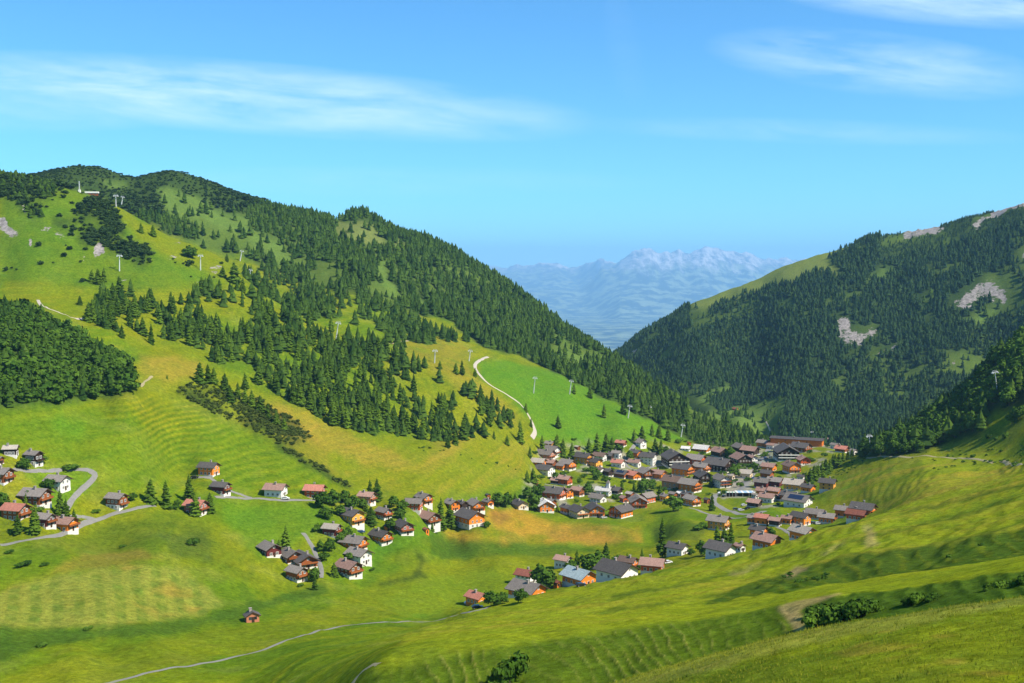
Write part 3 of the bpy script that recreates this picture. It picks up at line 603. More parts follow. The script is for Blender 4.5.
class MB:
    """collects boxes and prisms into one mesh"""
    def __init__(s): s.v = []; s.f = []; s.m = []
    def face(s, pts, mi=0):
        k = len(s.v); s.v += [tuple(p) for p in pts]; s.f.append(tuple(range(k, k + len(pts)))); s.m.append(mi)
    def box(s, x0, x1, y0, y1, z0, z1, mi=0):
        k = len(s.v)
        s.v += [(x, y, z) for z in (z0, z1) for y in (y0, y1) for x in (x0, x1)]
        for f in ((0, 2, 3, 1), (4, 5, 7, 6), (0, 1, 5, 4), (2, 6, 7, 3), (0, 4, 6, 2), (1, 3, 7, 5)):
            s.f.append(tuple(k + i for i in f)); s.m.append(mi)
    def prism(s, prof, y0, y1, mi=0):
        """profile in x,z (counter-clockwise seen from -y), extruded along y"""
        k = len(s.v); n = len(prof)
        s.v += [(x, y0, z) for x, z in prof] + [(x, y1, z) for x, z in prof]
        s.f.append(tuple(k + i for i in range(n))); s.m.append(mi)
        s.f.append(tuple(k + n + i for i in reversed(range(n)))); s.m.append(mi)
        for i in range(n):
            j = (i + 1) % n
            s.f.append((k + i, k + n + i, k + n + j, k + j)); s.m.append(mi)
    def bar(s, a, c, w, mi=0):
        a = Vector(a); c = Vector(c); d = (c - a).normalized()
        x = d.cross(Vector((0, 0, 1)) if abs(d.z) < 0.9 else Vector((1, 0, 0))).normalized() * w / 2; y = d.cross(x).normalized() * w / 2
        k = len(s.v)
        s.v += [tuple(p + q) for p in (a, c) for q in (-x - y, x - y, x + y, -x + y)]
        for f in ((0, 3, 2, 1), (4, 5, 6, 7), (0, 1, 5, 4), (1, 2, 6, 5), (2, 3, 7, 6), (3, 0, 4, 7)):
            s.f.append(tuple(k + i for i in f)); s.m.append(mi)
    def mesh(s, name, *mats):
        me = bpy.data.meshes.new(name); me.from_pydata(s.v, [], s.f)
        me.polygons.foreach_set('material_index', s.m)
        for m in mats: me.materials.append(m)
        me.update(); return me
    def build(s, name, mats, parent=None):
        return link(name, s.mesh(name, *(mats if isinstance(mats, (list, tuple)) else [mats])), parent)

_win = {}
def window_mesh(w, h):
    k = (round(w, 1), round(h, 1))
    if k not in _win:
        p = MB(); p.box(-w / 2, w / 2, -.02, .05, 0, h)
        f = MB(); t = .12
        f.box(-w / 2 - t, -w / 2, -.09, .05, -t, h + t); f.box(w / 2, w / 2 + t, -.09, .05, -t, h + t)
        f.box(-w / 2, w / 2, -.09, .05, -t, 0); f.box(-w / 2, w / 2, -.09, .05, h, h + t); f.box(-.05, .05, -.07, -.021, 0, h)
        _win[k] = (p.mesh('window', glass_m), f.mesh('frame', frame_m))
    return _win[k]
def put_window(root, x, y, z, w, h, face, frames=True):
    """face 0 front (-y), 1 left (-x), 2 right (+x)"""
    pm_, fm_ = window_mesh(w, h)
    o = link('window', pm_, root); o.location = (x, y, z); o.rotation_euler = (0, 0, (0, -math.pi / 2, math.pi / 2)[face])
    if frames: link('frame', fm_, o)
    return o

def house(px, py, wpx, roof, wall, a, where, kind='chalet', H=None, lw=1.25, plinth='white', fl=2, dist=None, balcony=True, flat=False, solar=False, rise=0.27, bigbase=False, group=None, label=None, name=None, hs=1.0, overhang=1.0):
    p = at(px, py + 0.6) if dist is None else at(px, py, dist, dist * 1.3)
    d = p.y
    ar = R(a)
    ww = wpx * d / F * (1.14 if d > 640 else (.95 if px < 250 else 1.04))
    W_ = ww / (abs(math.cos(ar)) + lw * abs(math.sin(ar)))
    W_ = max(W_, 2.2); Ln = W_ * lw
    H_ = (H or (2.9 * fl * hs)) if H else min(2.5 * fl, 0.62 * W_ + 0.9) * hs
    nearq = wpx >= 15 and d < 1000
    az = math.atan2(p.x, p.y)
    # front corner stands at the surveyed point, the body lies behind it
    fx, fy = math.sin(az), math.cos(az)
    back = (abs(math.cos(ar)) * Ln + abs(math.sin(ar)) * W_) * 0.42
    q = Vector((p.x + fx * back, p.y + fy * back, 0)); zb = p.z + min(0.0, ground(q.x, q.y) - p.z) * 0.3
    t = bpy.data.objects.new(name or {'chalet': 'chalet', 'hut': 'wooden_hut', 'barn': 'barn', 'hotel': 'hotel', 'block': 'apartment_building', 'house': 'house', 'chapel': 'chapel', 'hall': 'hall'}[kind], None)
    col.objects.link(t); t.location = (q.x, q.y, zb); t.rotation_euler = (0, 0, ar - az)
    lab = label or f"{RNAME[roof]} roofed {WNAME[wall]} {kind if kind != 'block' else 'apartment house'} {where}"
    tag(t, lab, {'chalet': 'chalet', 'hut': 'hut', 'barn': 'barn', 'hotel': 'hotel', 'block': 'apartment building', 'house': 'house', 'chapel': 'chapel', 'hall': 'hall'}[kind], group or ('chalets and houses of the valley' if kind in ('chalet', 'house') else None))
    w2, l2 = W_ / 2, Ln / 2
    ph = 0.0 if plinth is None else (min(2.6, H_ * 0.45) if H else (min(1.7, H_ * .34) if bigbase else 0.75))
    hr = W_ * rise if not flat else 0.3
    ze = H_                                       # eaves
    m = MB()
    if flat: m.prism([(-w2, ph), (w2, ph), (w2, ze), (-w2, ze)], -l2, l2)
    else: m.prism([(-w2, ph), (w2, ph), (w2, ze), (0, ze + hr), (-w2, ze)], -l2, l2)
    if plinth is None: m.box(-w2 + .03, w2 - .03, -l2 + .03, l2 - .03, -4, 0.01)
    m.build('wall', WALLS[wall], t)
    if plinth:
        pl = MB(); pl.box(-w2 - .06, w2 + .06, -l2 - .06, l2 + .06, -4.0, ph)
        pl.build('plinth', WALLS[plinth] if plinth != 'white' else plinth_m, t)
    ov = min(overhang * 1.3, W_ * 0.14); og = min(1.3, Ln * 0.12) * overhang; th = 0.26
    r = MB()
    if flat:
        r.box(-w2 - .4, w2 + .4, -l2 - .4, l2 + .4, ze + .005, ze + .35, 0)
    else:
        sl = hr / w2
        for sx in (-1, 1):
            x1 = sx * (w2 + ov); z1 = ze - ov * sl
            pr = [(0, ze + hr + .02), (x1, z1 + .02), (x1, z1 + .02 + th), (0, ze + hr + .02 + th)]
            if sx > 0: pr = pr[::-1]
            r.prism(pr[::-1] , -l2 - og, l2 + og, 0)
        for y in (-l2 - og - .06, l2 + og + .002):   # barge boards
            for sx in (-1, 1):
                x1 = sx * (w2 + ov); z1 = ze - ov * sl
                pr = [(0, ze + hr - .12), (x1, z1 - .12), (x1, z1 + .02 + th * .8), (0, ze + hr + .02 + th * .8)]
                if sx > 0: pr = pr[::-1]
                r.prism(pr[::-1], y, y + .058, 1)
    ro = r.build('roof', [ROOFS[roof], fascia_m], t)
    rr = random.Random(int(px * 31 + py * 7))
    if wpx >= 9 and kind != 'hut':
        cx_ = rr.choice((-1, 1)) * w2 * 0.22; cy_ = rr.uniform(-.4, .4) * l2; zc = ze + hr if not flat else ze
        c = MB(); c.box(cx_ - .45, cx_ + .45, cy_ - .4, cy_ + .4, zc - hr * 0.35, zc + 1.1); c.box(cx_ - .58, cx_ + .58, cy_ - .53, cy_ + .53, zc + 1.103, zc + 1.25)
        c.build('chimney', chim_m, ro)
    if solar:
        s = MB(); sl = hr / w2; xa, xb = -w2 * .85, -w2 * .2
        za, zb_ = ze + hr + sl * xa + th + .09, ze + hr + sl * xb + th + .09
        s.prism([(xa, za), (xb, zb_), (xb, zb_ + .1), (xa, za + .1)], -l2 * .7, l2 * .7); s.build('solar_panel', solar_m, t)
    if kind == 'hut' and wpx < 8:
        dm = MB(); dm.box(-.45, .45, -l2 - .07, -l2 + .02, 0, min(1.9, H_ * .8)); dm.build('door', fascia_m, t); return t
    # openings
    nf = max(1, int(round(H_ / 2.5)))
    wh = 1.15; wwid = 1.05
    per = 2 if W_ < 9 else (3 if W_ < 13 else 4)
    if not nearq: per = 2; 
    fronts = [l for l in range(nf)]
    cntw = 0
    for l in fronts:
        z = l * 2.45 + 1.0
        if z + wh > H_ + .3: continue
        for i in range(per):
            x = ((i + 0.5) / per - .5) * W_ * .84
            yy = -l2 - (.075 if plinth and z < ph else .015)
            put_window(t, x, yy, z, wwid, wh, 0, nearq)
    if hr > 1.4 and not flat: put_window(t, 0, -l2 - .015, ze + hr * .12, .9, min(.9, hr * .45), 0, nearq)
    side_n = 2 if not nearq else (3 if Ln < 15 else int(min(9, max(4, Ln // 4))))
    for l in fronts:
        z = l * 2.45 + 1.0
        if z + wh > H_ - .15: continue
        for i in range(side_n):
            y = ((i + .5) / side_n - .5) * Ln * .84
            sx = -w2 - (.075 if plinth and z < ph else .015)
            if a > 8: put_window(t, sx, y, z, wwid, wh, 1, nearq)
            if a < -8: put_window(t, -sx, y, z, wwid, wh, 2, nearq)
    dm = MB(); dx = W_ * .02; dm.box(dx - .5, dx + .5, -l2 - .12, -l2 + .02, 0.02, 2.05); do = dm.build('door', fascia_m, t)
    if nearq:
        hnd = MB(); hnd.box(dx + .3, dx + .38, -l2 - .19, -l2 - .122, 1.0, 1.14); hnd.build('handle', metal_m, do)
    if balcony and nearq and nf >= 2 and kind in ('chalet', 'hotel', 'block'):
        for l in range(1, nf):
            z = l * 2.45 - .05
            bl = MB(); bl.box(-w2 + .1, w2 - .1, -l2 - 1.25, -l2 - .1, z, z + .16)
            bo = bl.build('balcony', fascia_m, t)
            rl = MB(); rl.box(-w2 + .1, w2 - .1, -l2 - 1.25, -l2 - 1.19, z + .163, z + .98)
            for x in (-w2 + .1, w2 - .16): rl.box(x, x + .06, -l2 - 1.187, -l2 - .1, z + .163, z + .98)
            rl.build('railing', frame_m if kind == 'hotel' else WALLS['brown' if wall not in ('brown', 'dark') else wall], bo)
    return t

HOUSES = [
 # far left group
 (11,456,15,'beige','dark',75,'on a stone base above the left road',{}),
 (34,466,18,'grey','dark',45,'with a tall whitewashed base above the left road',dict(H=5.6,plinth='white')),
 (-2,465,12,'grey','brown',50,'cut by the left picture edge above the road',{}),
 (1,484,26,'grey','brown',50,'at the left edge just below the road',{}),
 (58,491,25,'grey','white',50,'with white gable inside the bend of the left road',dict(balcony=False)),
 (36,506,31,'grey','brown',52,'long roofed among tall firs on the left',{}),
 (16,521,28,'salmon','brown',50,'low left of two pointed firs',{}),
 (45,528,22,'grey','maroon',45,'with pink shutters right of two pointed firs',{}),
 (65,532,27,'mauve','orange',50,'lowest of the left group, beside the grey road',dict(fl=1.6)),
 (117,510,22,'grey','brown',50,'with tall white base standing alone left of two big spruces',dict(bigbase=True,H=5.8)),
 (209,476,22,'slate','orange',58,'alone high on the left meadow beside a black car',dict(balcony=False)),
 (221,495,20,'slate','maroon',55,'at the fork of lane and road with white corner',{}),
 (196,515,24,'salmon','pink',55,'half hidden behind two dark spruces',{}),
 (276,497,22,'mauve','white',65,'by the level road with white car parked before it',dict(bigbase=True,balcony=False,fl=1.8)),
 (315,498.5,20,'salmon','red',70,'at the right end of the level road',{}),
 (252,622,14,'slate','salmon',12,'alone by the gully in the lower meadow',dict(kind='barn',plinth=None,fl=1,balcony=False,lw=.7)),
 (135,305,5,'brown','red',70,'tiny above the left forest belt',dict(kind='hut',plinth=None,fl=1.2)),
 (735,410,5,'redbrown','red',70,'tiny in the clearing beyond the village',dict(kind='hut',plinth=None,fl=1.3)),
 # middle left group
 (332,537,18,'beige','maroon',60,'with stepped roof and blue shutters beside birches',{}),
 (352,526,24,'slate','yellow',40,'tall with rows of windows right of the stepped roofs',dict(fl=2.7)),
 (367,504,17,'mauve','salmon',60,'mostly hidden between the firs behind the tall yellow chalet',{}),
 (384,519.5,16,'grey','red',40,'with white corner right of the clipped dark fir',dict(bigbase=True)),
 (404,535,19,'slate','pink',25,'with red flower boxes over a white base',dict(bigbase=True)),
 (381,545,22,'slate','orange',42,'with white base below the blue parked car',dict(bigbase=True)),
 (387,530,4.5,'slate','orange',30,'narrow behind the roof ridge below the parked car',dict(kind='hut',plinth=None,fl=1.4)),
 (270,557,22,'grey','maroon',25,'with pale window frames, leftmost of the lower cluster',dict(balcony=False,fl=1.6)),
 (291,563.6,22,'grey','brown',25,'second in the lower cluster, beside the tall spruce',dict(fl=1.5)),
 (304,569,26,'slate','brown',20,'wide, in the middle of the lower cluster',dict(fl=1.6)),
 (297,582,21,'grey','brown',40,'lowest of the lower cluster, with white base',dict(bigbase=True)),
 (349,578,26,'mauve','brown',40,'with carved balconies below the big white gable',dict(bigbase=True)),
 (359,565,25,'grey','white',45,'broad, between two chalets above the carved balconies',dict(balcony=False)),
 (354,552,26,'grey','orange',58,'long roofed behind the broad white gable house',{}),
 (414,511,17,'grey','red',75,'below the open meadow, broadside on',dict(balcony=False)),
 (424,505,15,'grey','orange',40,'peeking out behind the broadside grey roof',{}),
 (428,526,24,'mauve','brown',40,'left of the great dark conifers, white base',dict(bigbase=True)),
 (426,533,6,'redbrown','orange',40,'small, on the lawn before the great dark conifers',dict(kind='hut',plinth=None,fl=1.2)),
 (452,511,14,'grey','orange',32,'first right of the great dark conifers',{}),
 (462,509,10,'slate','dark',40,'squeezed between orange gables right of the conifers',dict(balcony=False)),
 (476,512,16,'grey','orange',25,'behind the white-based corner chalet',{}),
 (470,528,26,'slate','orange',36,'with tall white basement on the ochre bank corner',dict(H=6.6,plinth='white',balcony=False)),
 (488,506,10,'grey','orange',40,'low, last before the round dark tree',dict(fl=1.2)),
 (488,498,4.5,'slate','orange',30,'tower-like on the meadow above the last orange chalet',dict(kind='hut',plinth=None,fl=1.7)),
 # front edge of the village above the ochre bank
 (520,509,15,'slate','cream',30,'low at the left end of the village edge',dict(fl=1.3)),
 (545,512,16,'white','orange',14,'with white edged gable over the ochre bank',dict(balcony=False)),
 (551,507,10,'grey','brown',40,'tucked behind the white edged gable',dict(balcony=False)),
 (567,514,12,'slate','orange',40,'narrow with white base over the ochre bank',dict(bigbase=True)),
 (579,518,18,'slate','cream',30,'gable on over the ochre bank, warm bright',dict(plinth='cream')),
 (595,516.5,17,'slate','orange',14,'broad right of the cream gable',{}),
 (621,518,21,'slate','orange',-38,'alone at the right end of the ochre bank',{}),
 (638,508,16,'grey','red',10,'between the lone orange chalet and a round tree',{}),
 (647,503,15,'grey','red',-40,'turned away behind the small red gable',{}),
 (554,499,21,'slate','red',65,'long, behind the white edged gable',{}),
 (566,498,13,'mauve','orange',45,'adjoining the long red chalet',{}),
 (577.5,496,12,'mauve','brown',55,'beside the lane in the upper village',{}),
 (565,485,13,'mauve','red',58,'with stepped roof above the long red chalet',{}),
 (555.5,484,9,'mauve','dark',60,'low, left of the stepped mauve roof',dict(fl=1.3)),
 (535.5,484,5,'salmon','salmon',50,'tiny behind the leftmost village firs',dict(kind='hut',plinth=None,fl=1.2)),
 (598,502,15,'grey','white',55,'just below the chapel',dict(balcony=False,fl=1.3)),
 (615,494,13,'slate','dark',60,'right of the chapel nave',dict(fl=1.3)),
 (624,502.5,8,'mauve','red',30,'small, right of the chapel trees',{}),
 (630,498,8,'beige','brown',50,'small pale roofed behind the red gables',{}),
 (665,501,9,'grey','yellow',45,'bright beside the large round green tree',{}),
 (673,498,8,'grey','brown',50,'behind the large round green tree',{}),
 (680,497,7,'white','white',50,'small right of the round green tree',dict(fl=1.2)),
 (686,499,9,'slate','red',45,'upper of two on the slope below the apartments',{}),
 (692,506,15,'grey','orange',45,'lower of two on the slope below the apartments',{}),
 (707,503,6,'slate','brown',40,'tiny left of the solitary dark fir below the village',dict(kind='hut',plinth=None,fl=1.4)),
 # upper left village
 (549,456,20,'grey','white',60,'top left of the village with white gable',{}),
 (549.5,448,9,'grey','yellow',60,'highest in the upper left corner of the village',{}),
 (545.5,459.5,17,'grey','salmon',62,'in front of the top left white gable',{}),
 (538,467.5,14,'beige','orange',70,'leftmost pale roof of the upper village',{}),
 (550,468,12.5,'mauve','brown',60,'right of the leftmost pale roof',{}),
 (561,470,8.5,'grey','orange',60,'small left of the tall orange gable',{}),
 (567.5,470,15,'grey','orange',50,'tall gabled with white base in the upper left village',dict(bigbase=True,fl=2.4)),
 (545,475,18,'slate','white',55,'below the mauve roof at the left village edge',dict(balcony=False)),
 (583.5,464,17,'slate','yellow',55,'largest golden, in the upper village',dict(fl=2.6)),
 (594.5,467,14,'slate','yellow',50,'smaller golden, right of the largest golden one',{}),
 (577.5,449.5,5,'beige','brown',45,'tiny at the foot of the green slope firs',dict(kind='hut',plinth=None,fl=1.3)),
 (600,461,13,'brown','white',60,'behind the smaller golden chalet',{}),
 (600,474,9,'brown','white',45,'below the smaller golden chalet',{}),
 (608.5,476,9,'slate','dark',40,'among bushes right of the golden chalets',{}),
 (621,446,10,'salmon','brown',65,'in the firs at the foot of the green slope',dict(fl=1.4)),
 (639,447,13,'grey','white',50,'highest beside the village road behind firs',{}),
 (636,458,11.5,'slate','orange',50,'left of the tall white house',dict(fl=2.3)),
 (634.5,466,11.5,'mauve','white',68,'low, before the tall white house',dict(fl=1.5)),
 (618,467,12,'salmon','white',65,'with bright red roof beside the bending lane',dict(fl=1.7)),
 (608.5,460,9,'slate','dark',65,'left above the bright red roof',{}),
 (616.5,457.5,9,'grey','white',65,'just above the bright red roof',{}),
 (621.5,478,13.5,'slate','brown',58,'with dark solar panels beside the terracotta roof',dict(solar=True,fl=1.6)),
 (633,479,14,'salmon','orange',42,'terracotta red in the middle of the village',dict(fl=1.6)),
 (646,478,16,'grey','brown',28,'right of the terracotta roof',{}),
 (658.5,479,14,'mauve','orange',58,'left of the stacked peach apartments',{}),
 # hotels and centre
 (696,466,18,'grey','red',62,'adjoining the big hotel on its right',dict(fl=2.6)),
 (683,476,20,'slate','orange',58,'with white long side below the big hotel',dict(fl=2.6)),
 (702,452,15,'white','orange',68,'with whitish roof under the wooded ridge',dict(fl=1.4)),
 (689,444.5,3,'redbrown','orange',40,'minute orange on the green ski slope',dict(kind='hut',plinth=None,fl=1.2)),
 (686,450.5,8,'white','white',75,'low white shed on the ski slope edge',dict(kind='hut',plinth=None,fl=1.0)),
 (720,457,16,'mauve','dark',38,'barn-like under the wooded ridge',dict(fl=2.2)),
 (740,452,14,'grey','dark',30,'white dormered at the village top edge',{}),
 (741,465,19,'mauve','dark',25,'large with balconies in the village centre',dict(fl=2.4)),
 (752,463,10,'mauve','white',30,'white gable adjoining the large dark centre chalet',dict(fl=2.2)),
 (750,455,16,'mauve','dark',62,'behind the large dark centre chalet',{}),
 (719,472,27,'slate','dark',58,'very broad, left of the fir group in the centre',dict(fl=2.6)),
 (745,478,13,'beige','cream',75,'with a red doorway on the main square',dict(fl=1.8)),
 (731,479,6.5,'beige','cream',60,'narrow cream left of the square firs',dict(fl=2.4)),
 (701.5,472,15,'grey','orange',58,'between red hotel wing and huge grey roof',{}),
 (704,482,18,'slate','dark',20,'gable on, black with white base, below the huge roof',{}),
 (721.5,487.5,16,'grey','white',30,'with red-brown balconies left of the square',dict(fl=2.8)),
 (763,447,11,'grey','orange',62,'left of the long orange block',{}),
 (771,449,8,'mauve','white',60,'between small orange house and long orange block',{}),
 (769,471,13,'mauve','orange',66,'right of the main street car park',dict(fl=1.7)),
 (767,478,12,'slate','brown',62,'below the car park houses on the street',dict(fl=1.7)),
 (762,488,14,'grey','maroon',70,'by the street, left of a matching pair',{}),
 (775,487,14,'grey','maroon',70,'by the street, right of a matching pair',{}),
 (787,447,7.5,'grey','white',40,'before the long orange block',{}),
 (779.5,451,9,'grey','white',70,'flat fronted left below the long orange block',{}),
 (801,452,18,'slate','brown',60,'wide, before the right end of the long block',{}),
 (803.5,465,12,'mauve','red',20,'with white base beside the green bank',dict(bigbase=True)),
 (791.5,473,16,'brown','orange',30,'below the dark balconied hotel',dict(fl=2.5)),
 (801.5,481,8,'slate','white',55,'left of the dark fir row',{}),
 (829.5,443,7,'mauve','peach',55,'tower-like at the far right village edge',dict(fl=2.6)),
 (834.5,448.5,7.5,'grey','white',55,'under the peach tower house',{}),
 (842,452,12,'salmon','brown',62,'above the dark fir row on the right',dict(fl=1.4)),
 (853.5,454.5,7,'grey','white',45,'last at the right end of the village, by a pylon',{}),
 # right edge of the centre
 (827.5,490,14,'slate','yellow',78,'tall, alone on the right meadow above the village',dict(fl=2.5,balcony=False)),
 (808,492,12.5,'slate','orange',60,'low, left of the tall lone house on the meadow',dict(fl=1.5)),
 (794,490,18,'beige','yellow',74,'with white end wall under the fir row',{}),
 (788.5,501,15,'slate','brown',62,'above the house with blue solar roof',dict(fl=1.7)),
 (798,507,25,'grey','white',62,'with large blue solar roof and dark hedge',dict(solar=True,fl=1.8,balcony=False)),
 (763,496,12,'mauve','orange',70,'upper left of four mauve roofs by the meadow',dict(fl=1.7)),
 (774.5,496,12,'mauve','orange',68,'upper right of four mauve roofs by the meadow',dict(fl=1.7)),
 (767.5,502.5,15,'mauve','white',66,'lower centre of four mauve roofs by the meadow',dict(fl=1.6,balcony=False)),
 (779.5,500,6.5,'mauve','dark',60,'narrow right of four mauve roofs by the meadow',{}),
 (754.5,507,13,'mauve','dark',64,'lowest mauve roof beside the street bend',dict(fl=1.4)),
 (755,498,6,'beige','white',50,'tiny white beside the blue canopy',dict(fl=1.2)),
 # lower right rows
 (718.5,530,21,'grey','yellow',70,'alone below the village above a dark tree',dict(fl=2.3)),
 (752.5,523,10,'grey','orange',72,'left end of the lower right row',{}),
 (762,524.5,14,'salmon','orange',72,'bright red roofed in the lower right row',{}),
 (775,526,12,'mauve','dark',72,'third from left in the lower right row',dict(fl=1.4)),
 (758.5,536.6,17,'slate','orange',62,'with round bush, below the red roofed row house',dict(fl=1.6)),
 (766.5,549,27,'mauve','orange',55,'long roofed with white corner at the meadow crest',dict(dist=485,fl=1.7,balcony=False)),
 (802.5,545,25,'beige','orange',50,'pale roofed, half sunk behind the meadow crest',dict(dist=478,fl=1.8,balcony=False)),
 (787,524,11,'mauve','orange',72,'middle of the lower right row, with balcony recess',{}),
 (800.5,525,19,'slate','orange',58,'with sunlit gable in the lower right row',dict(balcony=False)),
 (815,519,16,'grey','orange',75,'above parked cars in the lower right row',dict(fl=1.5)),
 (827,523,16,'grey','orange',75,'right of the parked cars in the lower right row',dict(fl=1.5)),
 (843,517.5,14,'grey','orange',75,'left behind the red-brown roof on the right',dict(dist=540,fl=1.8)),
 (863,516.5,23,'slate','orange',72,'long, at the right end of the lower right row',dict(dist=530,fl=1.8)),
 (856.5,521,19,'redbrown','red',72,'before the long row-end chalet, by the crest',dict(dist=510,fl=1.5)),
 (720.5,558.6,29,'slate','white',55,'under tall firs at the meadow crest, white gable',dict(dist=478,balcony=False,fl=1.7)),
 (739.5,552.5,11,'mauve','white',50,'small, right of the tall firs at the crest',dict(dist=480,bigbase=True,fl=1.5)),
 (677.5,556,21,'slate','white',60,'beside the solitary tall larch',dict(dist=495,balcony=False,fl=1.6)),
 (652.5,573,23,'mauve','red',78,'broadside at the crest beside a white car',dict(dist=470,balcony=False,fl=1.5)),
 (617,581,41,'slate','white',50,'very wide roofed at the near meadow crest',dict(dist=462,balcony=False,fl=1.6)),
 (628,571,19,'brown','orange',62,'half hidden behind the very wide roof',dict(dist=485)),
 (579,586,33,'bluegrey','orange',45,'metal roofed between bushy trees at the crest',dict(dist=462,balcony=False,fl=1.7)),
 (563,568,17,'mauve','white',58,'behind trees left above the metal roof',{}),
 (557.5,588,8,'redbrown','orange',35,'small, left below the metal roof',dict(dist=455,kind='hut',plinth=None,fl=1.3)),
 (477,605.5,22,'salmon','orange',45,'beside the white car at the foot of the crest',dict(dist=462,balcony=False,fl=1.4,plinth=None)),
 (527,603.5,37,'grey','orange',50,'with broad low gable between small trees at the crest',dict(dist=455,balcony=False,fl=1.5)),
 (526,585,21,'redbrown','white',60,'left of the biggest bushy tree, two roof hatches',dict(balcony=False)),
]
for px, py, wp, rf, wl, a, wh_, kw in HOUSES: house(px, py, wp, rf, wl, a, wh_, **kw)
house(648,464.5,15,'slate','white',72,'tall, three storeys, in the village centre',kind='house',fl=3,balcony=False,lw=1.1)
house(675,467,25,'slate','dark',18,'',kind='hotel',fl=3.2,label='largest dark gabled hotel with rows of white balconies')
house(786,460,23,'slate','dark',12,'',kind='hotel',fl=3,label='dark hotel with white balcony fronts right of the main car park')
house(797,447.6,46,'slate','orange',82,'',kind='block',H=8.4,lw=3.2,balcony=False,label='long orange apartment block along the far village edge',rise=0.05,plinth='salmon')
house(673.5,489.5,21,'brown','peach',60,'',kind='block',fl=2.7,label='peach apartment house with projecting bays above the green lawn',plinth='white')
house(690,492,20,'grey','orange',58,'',kind='block',fl=2.6,label='grey roofed orange apartment house right of the peach bays')
house(839.5,447,7,'beige','cream',60,'',kind='house',fl=1.8,flat=True,plinth=None,label='small cream flat roofed house at the far right village edge')
# chapel with its tower
ch = house(603.5,495,14,'white','white',72,'',kind='chapel',fl=1.5,plinth=None,label='small white chapel with slim tower in the village',lw=1.5)
tw = MB(); y0 = -ch.children[0].dimensions.y / 2
l2 = max(v.co.y for v in ch.children[0].data.vertices)
tw.box(-1.2, 1.2, l2 + .3, l2 + 2.7, -3, 9.0); tob = tw.build('tower', WALLS['white'], ch)
sp = MB()
for sx in (-1, 1): pass
c4 = [(-1.45, l2 + .05, 9.005), (1.45, l2 + .05, 9.005), (1.45, l2 + 2.95, 9.005), (-1.45, l2 + 2.95, 9.005)]; ap = (0, l2 + 1.5, 11.4)
for i in range(4): sp.face([c4[i], c4[(i + 1) % 4], ap])
sp.face(c4[::-1]); sp.build('spire', ROOFS['grey'], tob)
# blue market canopy and white stall
def canopy(px, py, wp, a, label, stripes, h=3.4, deep=.55):
    p = at(px, py); ww = wp * p.y / F; t = bpy.data.objects.new('canopy', None); col.objects.link(t); t.location = p; t.rotation_euler = (0, 0, R(a) - math.atan2(p.x, p.y)); tag(t, label, 'canopy')
    r = MB(); n = 10
    for i in range(n):
        x0 = -ww / 2 + ww * i / n; r.prism([(x0, h), (x0 + ww / n, h), (x0 + ww / n, h + .2), (x0, h + .2)], 0, ww * deep, 0 if (i % 3) else 1)
    r.build('roof', stripes, t)
    for x in (-ww / 2 + .2, -ww / 6, ww / 6, ww / 2 - .2):
        for y in (.2, ww * deep - .2):
            q = MB(); q.box(x - .1, x + .1, y - .1, y + .1, -1.5, h - .005); q.build('post', metal_m, t)
    bk = MB(); bk.box(-ww / 2 + .4, ww / 2 - .4, ww * deep - .9, ww * deep - .6, -1, h - .3); bk.build('back_wall', WALLS['dark'], t)
lightblue = plaster('light_blue_sheet', (.30, .45, .60))
canopy(746, 497, 19, 12, 'long light blue striped canopy beside the main street', [lightblue, frame_m], 3.0)
canopy(731, 497, 10, 8, 'small white and green stall canopy left of the blue one', [frame_m, plaster('green_sheet', (.12, .35, .22))], 3.2, .4)

# ------------------------------------------------------------------ hill station, mast, pylons
def pylon(px, py, hpx, lean, label, arm=3.6, rot=0):
    p = at(px, py); h = hpx * p.y / F; w0 = max(.55, 1.6 * p.y / F / 1.6)
    t = bpy.data.objects.new('lift_pylon', None); col.objects.link(t); t.location = p; t.rotation_euler = (0, R(lean), R(rot)); tag(t, label, 'pylon', 'ski lift pylons')
    n = 10; pl = MB()
    for i in range(n):
        a0, a1 = 2 * math.pi * i / n, 2 * math.pi * (i + 1) / n
        pl.face([(w0 * .62 * math.cos(a0), w0 * .62 * math.sin(a0), -2), (w0 * .62 * math.cos(a1), w0 * .62 * math.sin(a1), -2), (w0 * .36 * math.cos(a1), w0 * .36 * math.sin(a1), h), (w0 * .36 * math.cos(a0), w0 * .36 * math.sin(a0), h)])
    pl.build('pole', pylon_m, t)
    c = MB(); c.box(-arm / 2 * 1.2, arm / 2 * 1.2, -.28, .28, h, h + .55); c.build('crossarm', pylon_m, t)
    for sx in (-1, 1):
        s = MB(); s.box(sx * arm * .52 - .3, sx * arm * .52 + .3, -1.6, 1.6, h - .55, h - .02); s.build('sheave', pylon_m, t)
    hd = MB(); hd.bar((-arm * .5, 0, h + .555), (-arm * .35, 0, h + 1.5), .16); hd.bar((arm * .5, 0, h + .555), (arm * .35, 0, h + 1.5), .16); hd.bar((-arm * .37, 0, h + 1.5), (arm * .37, 0, h + 1.5), .16); hd.build('gantry', pylon_m, t)
    return t
pylon_m = plaster('galvanised_steel', (.55, .57, .58))
